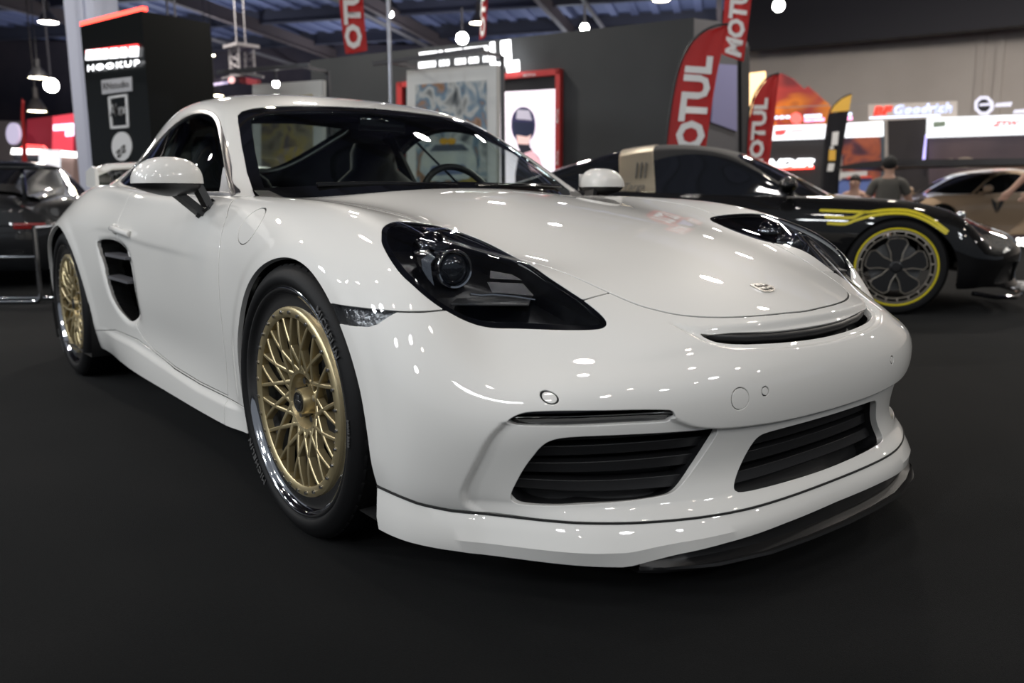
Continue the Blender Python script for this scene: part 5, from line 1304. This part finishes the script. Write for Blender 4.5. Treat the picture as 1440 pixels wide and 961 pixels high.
[b.cyl((a[0]+sx, w, a[1]+.8), (a[0]+sx, w, ZC+.16), .015, n=6) for sx in (-w, w)]
f = b.obj('truss', mat('truss_alu', (.42, .40, .42), .5, metal=.4), None, smooth=None); f.parent = ts; f.matrix_basis = ts.matrix_world.inverted() @ TS.M
tag(TS.slab('blue_screen', [(244, 370), (246, 140), (318, 131), (318, 370)], glow('screen_blue', (.05, .07, .35), .8), y=3, th=.1), 'dim blue screen behind the dazzling spotlight and coupe roof', 'screen')
# ------------------------------------------------------------------ the other cars (same way of building, coarser)
A3_, G3_ = body_surface(3); G3_ = orient(A3_, G3_, np.array([-1.3, 0, .5]))
A3b, G3b = green_surface(4)
def simple_wheel(root, loc, sg, R, W, face, ring=None, lip=None, rimm=None):
    lip = lip or R-.065
    t = B(); t.lathe([(lip-.006, .01), (lip+.004, -.004), (lip+.02, -.008), (R-.02, -.004), (R-.004, .012), (R, .03), (R, W-.03), (R-.006, W-.01), (R-.03, W), (lip, W)], 72)
    w = t.obj('wheel', RUB, root); w.location = loc; w.rotation_euler = (0, 0, 0 if sg < 0 else PI)
    b = B(); b.lathe([(lip-.001, .0), (lip-.014, .002), (lip-.018, .03), (lip-.03, .09), (lip-.02, W-.01)], 72); b.obj('rim', rimm or mat('rim_dark', (.02, .02, .02), .3, metal=.5), w)
    if ring: b = B(); b.lathe([(lip+.003, -.002), (lip-.001, -.006), (lip-.008, -.006), (lip-.011, -.001)], 96); b.obj('rim_stripe', ring, w)
    face(w, lip-.016)
    b = B(); b.lathe([(.0001, .10), (.17, .10), (.17, .12)], 40); b.obj('brake_disc', mat('disc_iron', (.20, .20, .20), .35, metal=.9), w)
    return w
def petals(w, r):
    dk = mat('petal_black', (.012, .012, .013), .3, coat=.5); gb = mat('petal_edge_bronze', (.26, .235, .20), .4, metal=.5)
    for k in range(5):
        a = 2*PI*k/5+PI/2; c, s = math.cos(a), math.sin(a)
        P = [(.035, .03), (.09, .036), (.15, .062), (.178, .050), (.186, 0), (.178, -.050), (.15, -.062), (.09, -.036), (.035, -.03)]
        P = [(x*r/.235, y*r/.235) for x, y in P]
        b = B(); b.prism([(x*c-y*s, x*s+y*c) for x, y in P], .03, Matrix.Translation((0, .010, 0))); b.obj('spoke', dk, w, smooth=None)
        b = B(); b.tube([(x*c-y*s, .010, x*s+y*c) for x, y in P], .0038, 6); b.obj('spoke_edge', gb, w)
    b = B(); b.lathe([(r+.002, .02), (r+.002, .004), (r-.010, .002), (r-.012, .02)], 72); b.lathe([(r-.030, .02), (r-.031, .006), (r-.037, .006), (r-.040, .02)], 72)
    for k in range(20):
        a = 2*PI*k/20+.1; b.box(((r-.021)*math.cos(a), .010, (r-.021)*math.sin(a)), (.026, .012, .012), ry=-a, bev=.002)
    b.obj('slotted_ring', gb, w)
    b = B(); b.lathe([(.0001, .0), (.03, .001), (.034, .008), (.045, .012), (.05, .03)], 32); b.obj('centre_cap', dk, w)
def spokes_n(n, m):
    def f(w, r):
        for k in range(n):
            a = 2*PI*k/n; c, s = math.cos(a), math.sin(a)
            b = B(); b.prism([(x*c-y*s, x*s+y*c) for x, y in ((.03, .018), (r, .012), (r, -.012), (.03, -.018))], .02, Matrix.Translation((0, .02, 0))); b.obj('spoke', m, w, smooth=None)
        b = B(); b.lathe([(.0001, .01), (.04, .012), (.05, .03)], 24); b.obj('centre_cap', m, w)
    return f
def coupe(name, label, loc, heading, paint, wing=False, wheelface=None, ring=None, targa=False, group=None, sc=1.0, glassm=None, wheels=(0, 1, 2, 3), wr=.335):
    root = thing(name, label, 'car', loc, heading); root.scale = (sc, sc, sc)
    gm = glassm or mat('dark_glazing', (.010, .011, .013), .05, coat=1)
    m = M(A3_, tri(G3_))
    m = m.clip(dsd(m, ARCHF, (0, 2), np.abs(m.V[:, 1]) > .6))[1]; m = m.clip(dsd(m, ARCHR, (0, 2), np.abs(m.V[:, 1]) > .6))[1]
    lamps, m = m.clip(dsd(m, HL, (0, 1), m.V[:, 0] > .05))
    pin, m = m.clip(dsd(m, INR, (1, 2), m.V[:, 0] > .5)); pc, m = m.clip(dsd(m, INC, (1, 2), m.V[:, 0] > .5))
    put('body', m.flange(.02, .004), paint, root)
    for s_ in sides(pin)+[pc]: put('intake', push(s_, .03), BLK, root)
    for s_ in sides(lamps):
        lo_ = put('headlight', push(s_, .001), mat('lamp_cover_dark', (.03, .03, .034), .06, coat=1), root)
        c = s_.V.mean(0); q = B(); q.sphere(tuple(c+[.03, 0, .015]), .035); q.obj('lamp_lens', mat('lamp_bright', (.7, .7, .72), .1, metal=1), lo_)
    g = M(A3b, tri(G3b))
    ws_, g = g.clip(sdf(g.V, WS, (1, 2), g.V[:, 0] > -1.30)); put('windscreen', ws_, gm, root)
    s_, g = g.clip(dsd(g, SIDEW, (0, 2), np.abs(g.V[:, 1]) > .45))
    bar = None
    if targa:
        full = merge(s_, g); X = full.V[:, 0]+(full.V[:, 2]-1.0)*.18
        rest, bar = full.clip(.135-np.abs(X+1.86)); bar, rest = full.clip(np.abs(X+1.86)-.135)
        bar_, low = bar.clip(.865-bar.V[:, 2]); put('roll_bar', push(bar_, -.004).flange(.01, .004), mat('targa_bar_champagne', (.62, .54, .40), .28, metal=.85), root)
        put('lower_trim', low, paint, root)
        glz, rf = rest.clip(dsd(rest, SIDEW, (0, 2), np.abs(rest.V[:, 1]) > .45))
        fr_, bk = rf.clip(-(rf.V[:, 0]+1.86)); put('soft_roof', fr_, mat('fabric_roof_black', (.010, .010, .011), .75), root); put('rear_glass_dome', bk, gm, root)
        for q in sides(glz): put('side_window', q, gm, root)
    else:
        for q in sides(s_):
            so = put('side_window', q, gm, root)
        rw_, g = g.clip(sdf(g.V, REARW, (0, 1), g.V[:, 2] > .9)); put('rear_window', rw_, gm, root)
        put('roof', g, paint, root)
    wf = wheelface or spokes_n(10, mat('rim_dark', (.02, .02, .02), .3, metal=.5))
    for i, (x, sg) in enumerate(((0, -1), (0, 1), (-2.475, -1), (-2.475, 1))):
        if i in wheels: simple_wheel(root, (x, sg*.865, wr), sg, wr, .25, wf, ring)
    for sg in (-1, 1):
        b = B(); b.sphere((-.74, sg*.93, .90), .08, (.8, 1.1, .75)); b.box((-.72, sg*.83, .84), (.05, .12, .03), bev=.01); b.obj('door_mirror', paint, root)
    b = B(); b.box((-1.22, 0, .22), (1.5, 1.5, .12)); b.obj('underbody', SEAL, root, smooth=None)
    if wing:
        b = B(); b.box((-3.25, 0, 1.12), (.24, 1.5, .03), bev=.01); o = b.obj('rear_wing', paint, root)
        for y in (-.45, .45): B().box((-3.2, y, .98), (.10, .03, .28), bev=.005).obj('wing_support', paint, o)
    return root
# black targa
TH = math.radians(33); W_ = AZ(1260, 378, .325)
tx = Vector((math.cos(TH), math.sin(TH), 0)); tn = Vector((-tx.y, tx.x, 0)); TL = Vector((W_.x, W_.y, 0))+tn*.865
BPAINT = mat('black_paint', (.0025, .0025, .003), .5, coat=1.0, spec=.1)
tg = coupe('sports_car', 'black open-top sports car with champagne roll bar and yellow-ringed wheels', TL, TH, BPAINT, wheelface=petals, ring=mat('yellow_pinstripe', (.62, .52, .01), .45), targa=True, wr=.335)
def tloc(px, py, y=-.86):
    D = ray(px, py); o = TL+tn*y; t = (o-Vector(CAMP)).dot(tn)/D.dot(tn); p = Vector(CAMP)+D*t-TL; return (p.dot(tx), p.z)
YP = mat('yellow_vinyl', (.62, .52, .01), .4)
bd = M(A3b*0, tri(G3b)) if False else None
A4b, G4b = cc(A3_, G3_); tb = M(A4b, tri(G4b)); keep = (tb.V[tb.T].mean(1)[:, 0] > -1.2) & (tb.V[tb.T].mean(1)[:, 1] < -.5); tb = tb.sub(keep)
for P in ([(1154, 296), (1190, 297.5), (1222, 298.5)], [(1161, 305), (1195, 306.5), (1206, 303), (1216, 298)], [(1164, 314), (1187, 315), (1205, 309), (1228, 303), (1255, 300), (1280, 302), (1305, 312), (1329, 328)], [(1222, 298.5), (1250, 295.5), (1280, 297), (1308, 308), (1331, 325)]):
    q = spl([tloc(*a, y=-.84) for a in P], 6, False); d = pdist(tb.V[:, (0, 2)], q, closed=False)-.0095
    put('vinyl_stripe', push(tb.clip(d)[0], -.002), YP, tg)
b = B()
for k in range(4):
    x, z = tloc(1407+(k % 2)*10, 345+(k//2)*6, -.60); b.sphere((.80+.02*(k % 2), -.56-.035*(k//2)-.03*(k % 2), .52-.03*(k//2)), .014)
b.obj('running_lights', glow('drl_white', (1, .97, .9), 6), tg)
B().tube([(.50, -.80, .16), (.66, -.74, .13), (.80, -.60, .12), (.90, -.35, .115), (.93, 0, .115), (.90, .35, .115), (.80, .60, .12)], .016, 8).obj('chin_spoiler', GBLK, tg)
TBAR = (-1.96, -.66)
me = text_mesh('Targa', .075, .001, shear=.3); tt = link('bar_lettering', me, DK, tg); tt.location = (-1.865, -.735, .905); tt.rotation_euler = (math.radians(68), 0, 0)
for k in range(3): B().box((-1.86+k*.035, -.632+k*.0, 1.03), (.010, .02, .13), rx=math.radians(-28), bev=.002).obj('bar_vent', DK, tg)
# tan sports car at the right, dark car at the left
TAN = mat('tan_paint', (.50, .36, .24), .3, coat=.8)
HD = math.atan2(-cr_.y, -cr_.x)+math.radians(12)
v = AT(1272, 320, 14.8)
tc_ = coupe('sports_car', 'tan sports car with dark windows and winged emblem on its door', (v.x, v.y, 0), HD, TAN, sc=1.06)
b = B()
for s in (-1, 1):
    b.prism([(s*.02, .10), (s*.12, .17), (s*.10, .08), (s*.05, .0), (s*.015, -.06), (s*.005, .0)], .006)
o = b.obj('winged_emblem', DK, tc_, smooth=None); o.location = (-1.0, .862, .58); o.rotation_euler = (0, 0, PI); 
dk_ = mat('dark_grey_paint', (.012, .013, .015), .4, coat=1, spec=.2)
dc = coupe('sports_car', 'dark sports car with a big rear wing behind the chrome stand at far left', Vector((0, 0, 0)), 0, dk_, wing=True)
v = AT(-48, 330, 7.4); ha = math.atan2(cf_.y, cf_.x)+math.radians(20); dc.location = (v.x+3.45*math.cos(ha), v.y+3.45*math.sin(ha), 0); dc.rotation_euler = (0, 0, ha)
for sg in (-1, 1): B().box((-3.43, sg*.50, .60), (.03, .26, .05), bev=.01).obj('tail_light', mat('tail_red', (.16, .01, .01), .3, emit=(.5, .01, .01), estr=.10), dc)
PK = Plane(1174, 17.2, 1226, 17, 255)
pk = thing('promo_table', 'small white, red and blue promotion table below the ember poster', 'table', PK.o); bpy.context.view_layer.update()
PK.slab('table_box', [(1178, 370), (1178, 253), (1226, 250), (1226, 370)], mat('table_blue', (.16, .24, .60), .5), th=.5, parent=pk)
PK.slab('header_board', [(1176, 251), (1176, 243), (1219, 240.5), (1219, 248)], WHT, y=-.05, th=.04, parent=pk)
PK.slab('header_stripe', [(1190, 252), (1192, 248.5), (1224, 247), (1226, 250.5)], mat('table_red', (.8, .10, .06), .5), y=-.06, th=.04, parent=pk)
PK.slab('header_leg', [(1178, 254), (1178, 250), (1182, 250), (1182, 254)], WHT, y=-.05, th=.03, parent=pk)
# ------------------------------------------------------------------ chrome stool frame at the left edge
v0 = unp0 = AZ(58, 424, .02); r2 = Vector((cr_.x, cr_.y, 0)).normalized(); f2 = Vector((cf_.x, cf_.y, 0)).normalized()
rt = thing('chrome_frame', 'bent chrome tube frame standing at the left edge in front of the dark car', 'stand', (v0.x, v0.y, 0))
H_ = (AT(55, 320, (v0-Vector(CAMP)).dot(cf_)).z)
for k, off in enumerate((0, .26)):
    o_ = f2*off; P = [o_+Vector((0, 0, H_)), o_+Vector((0, 0, .10)), o_+Vector((0, 0, .05)), o_-r2*.03+Vector((0, 0, .02)), o_-r2*.10+Vector((0, 0, .018)), o_-r2*.75+Vector((0, 0, .018)), o_-r2*.82+Vector((0, 0, .03)), o_-r2*.85+Vector((0, 0, .1)), o_-r2*.85+Vector((0, 0, H_))]
    B().tube(P, .017, 12).obj('tube', CHR, rt)
b = B(); b.tube([Vector((0, 0, H_)), f2*.26+Vector((0, 0, H_))], .017); b.tube([-r2*.85+Vector((0, 0, H_)), f2*.26-r2*.85+Vector((0, 0, H_))], .017); b.obj('cross_tube', CHR, rt)
hz_ = H_*.62
B().tube([Vector((0, 0, hz_)), -r2*.85+Vector((0, 0, hz_))], .012).obj('stretcher', CHR, rt)
b = B(); b.grid([[Vector((0, 0, H_+.012)), -r2*.85+Vector((0, 0, H_+.012))], [f2*.26+Vector((0, 0, H_+.012)), f2*.26-r2*.85+Vector((0, 0, H_+.012))]]); bmesh.ops.solidify(b.b, geom=b.b.faces[:], thickness=.02)
b.obj('shelf', mat('shelf_smoked', (.03, .03, .035), .1, coat=1), rt, smooth=None)
# ------------------------------------------------------------------ people
SKIN = mat('skin', (.50, .30, .22), .5)
def skin_obj(name, J, Eg, R, m, parent=None, sub=2):
    """one continuous surface grown round a skeleton of joints"""
    me = bpy.data.meshes.new(name); bm_ = bmesh.new(); L = bm_.verts.layers.skin.verify(); vs = []
    for p, r in zip(J, R):
        v = bm_.verts.new(p); v[L].radius = r if isinstance(r, tuple) else (r, r); vs.append(v)
    vs[0][L].use_root = True
    for a, c in Eg: bm_.edges.new((vs[a], vs[c]))
    bm_.to_mesh(me); bm_.free(); o = link(name, me, m, parent)
    sk = o.modifiers.new('skin', 'SKIN'); sk.use_smooth_shade = True; s_ = o.modifiers.new('sub', 'SUBSURF'); s_.levels = s_.render_levels = sub
    return o
def person(label, loc, face, shirt, trousers, hair, h=1.72, cap=False, hand_up=None, bare=False, seated=False):
    k = h/1.72
    t = thing('person', label, 'person', loc, face)
    DZ = .42 if seated else 0
    P = lambda *a: (Vector(a)-Vector((0, 0, DZ)))*k
    J = [P(0, 0, .95), P(0, 0, 1.12), P(0, -.01, 1.30), P(0, -.01, 1.42), P(0, 0, 1.50), P(0, .02, 1.58), P(0, .02, 1.66)]
    R = [(.15, .10), (.14, .10), (.16, .11), (.10, .07), (.052, .052), (.078, .088), (.072, .085)]
    Eg = [(0, 1), (1, 2), (2, 3), (3, 4), (4, 5), (5, 6)]
    def chain(st, pts, rs):
        p = st
        for q, r in zip(pts, rs): J.append(q); R.append(r); Eg.append((p, len(J)-1)); p = len(J)-1
        return p
    hu = hand_up or {}
    for s in (-1, 1):
        e = hu.get(s, [(s*.27, .0, 1.12), (s*.28, .08, .90)])
        w = P(*e[1]); el = P(*e[0]); d = (w-el).normalized()
        ww = chain(3, [P(s*.17, -.01, 1.40), el, w, w+d*.07*k], [.055, .042, .028, .026])
        side = Vector((s, 0, 0)); 
        for f in range(4): chain(ww, [w+d*(.11-.004*abs(f-1.5))*k+Vector((0, (f-1.5)*.018, 0)), w+d*(.155-.008*abs(f-1.5))*k+Vector((-s*.012, (f-1.5)*.02, 0))], [.009, .007])
        chain(ww, [w+d*.05*k+Vector((0, .035, 0)), w+d*.085*k+Vector((-s*.01, .05, 0))], [.010, .008])
        G = (lambda *a: Vector(a)*k)
        legs = [G(s*.11, .12, .52), G(s*.13, .46, .50), G(s*.13, .44, .10), G(s*.13, .55, .045)] if seated else [G(s*.10, 0, .88), G(s*.11, .01, .50), G(s*.11, -.01, .10), G(s*.11, .10, .045)]
        chain(0, legs, [.085, .058, .042, .04])
    body = skin_obj('body', J, Eg, R, SKIN, t)
    # shirt and trousers
    J2 = [P(0, 0, .98), P(0, 0, 1.12), P(0, -.01, 1.30), P(0, -.01, 1.425)]; R2 = [(.165, .115), (.155, .115), (.178, .125), (.125, .085)]; E2 = [(0, 1), (1, 2), (2, 3)]
    for s in (-1, 1):
        e = hu.get(s, [(s*.27, .0, 1.12), (s*.28, .08, .90)]); el = P(*e[0]); sh = P(s*.17, -.01, 1.40)
        if not bare: J2 += [sh, sh+(el-sh)*.62]; R2 += [.070, .062]; n = len(J2); E2 += [(3, n-2), (n-2, n-1)]
    skin_obj('shirt', J2, E2, R2, shirt, t)
    J3 = [P(0, 0, .97)]; R3 = [(.165, .115)]; E3 = []
    for s in (-1, 1):
        G = (lambda *a: Vector(a)*k); n = len(J3); J3 += ([G(s*.11, .12, .52), G(s*.13, .46, .50), G(s*.13, .44, .09)] if seated else [G(s*.10, 0, .86), G(s*.11, .01, .50), G(s*.11, -.01, .09)]); R3 += [.098, .072, .062]; E3 += [(0, n), (n, n+1), (n+1, n+2)]
    skin_obj('trousers', J3, E3, R3, trousers, t)
    b = B(); b.sphere(P(0, -.005, 1.655), .098*k, (.90, 1.05, .95)); bmesh.ops.bisect_plane(b.b, geom=b.b.verts[:]+b.b.edges[:]+b.b.faces[:], plane_co=P(0, .03, 1.63), plane_no=(0, .6, -.8), clear_outer=True)
    if cap: b.box(P(0, .12, 1.68), (.13, .12, .012), bev=.004)
    b.obj('cap' if cap else 'hair', hair, t)
    b = B(); b.sphere(P(0, .105, 1.585), .014, (.7, 1, 1.4)); 
    for s in (-1, 1): b.sphere(P(s*.083, .01, 1.595), .02, (.4, .8, 1.2))
    b.obj('nose_and_ears', SKIN, t)
    b = B()
    for s in (-1, 1): b.sphere(P(s*.031, .092, 1.61), .011)
    b.obj('eyes', mat('eye_dark', (.03, .02, .02), .3), t); b = B(); b.sphere(P(0, .092, 1.548), .02, (1.2, .3, .25)); b.obj('mouth', mat('lips', (.40, .15, .13), .5), t)
    for s in (-1, 1): B().box(Vector((s*.13, .50, .035) if seated else (s*.11, .06, .035))*k, (.095, .26, .07), bev=.025).obj('shoe', mat('shoe_white', (.6, .6, .6), .5), t)
    return t
def stand_at(px, py_head, h, fac):
    """distance at which a head top of height h appears at this row"""
    D = ray(px, py_head); t = (h-CAMP[2])/D.z; p = Vector(CAMP)+D*t; return (p.x, p.y, 0)
away = math.atan2(cf_.y, cf_.x)-PI/2
def stool(x, y, lab, zs=.41):
    t = thing('stool', lab, 'stool', (x, y, 0)); b = B(); b.lathe([(.0001, zs), (.13, zs), (.14, zs-.015), (.13, zs-.03), (.0001, zs-.05)], 32, 'Z'); b.obj('seat', BLK, t)
    for k in range(4):
        a_ = PI/4+k*PI/2; B().cyl((.12*math.cos(a_), .12*math.sin(a_), zs-.04), (.19*math.cos(a_), .19*math.sin(a_), 0), .012, n=8).obj('leg', STEEL, t)
v = AT(1248, 281, 11.0)
person('person in grey T-shirt and black cap seen from behind, beyond the black open-top car', (v.x, v.y, 0), away-.45, mat('tee_grey', (.10, .095, .085), .9), mat('jeans_dark', (.03, .04, .07), .9), mat('cap_black', (.012, .012, .012), .8), h=1.76, cap=True, seated=True, hand_up={1: [(.27, .10, 1.14), (.22, .36, 1.20)]})
stool(v.x, v.y, 'stool under the person in the grey T-shirt')
v = AT(1201, 281, 12.4)
person('person with dark hair and bare arms, black top, beyond the black bonnet', (v.x, v.y, 0), away+PI-.7, mat('top_black', (.015, .015, .02), .9), mat('jeans_dark', (.03, .04, .07), .9), mat('hair_dark', (.02, .015, .012), .6), h=1.5, bare=True, seated=True)
stool(v.x, v.y, 'stool under the person with bare arms', .355)
v = AZ(1464, 404, .03)
person('person in pale blue jeans and white shoes cut by the right edge', (v.x, v.y, 0), away+1.3, mat('shirt_red', (.35, .03, .03), .9), mat('jeans_pale', (.28, .34, .44), .9), mat('hair_dark', (.02, .015, .012), .6), h=1.7, hand_up={1: [(.27, .05, 1.10), (.26, .22, .90)], -1: [(-.27, .05, 1.10), (-.26, .20, .90)]})
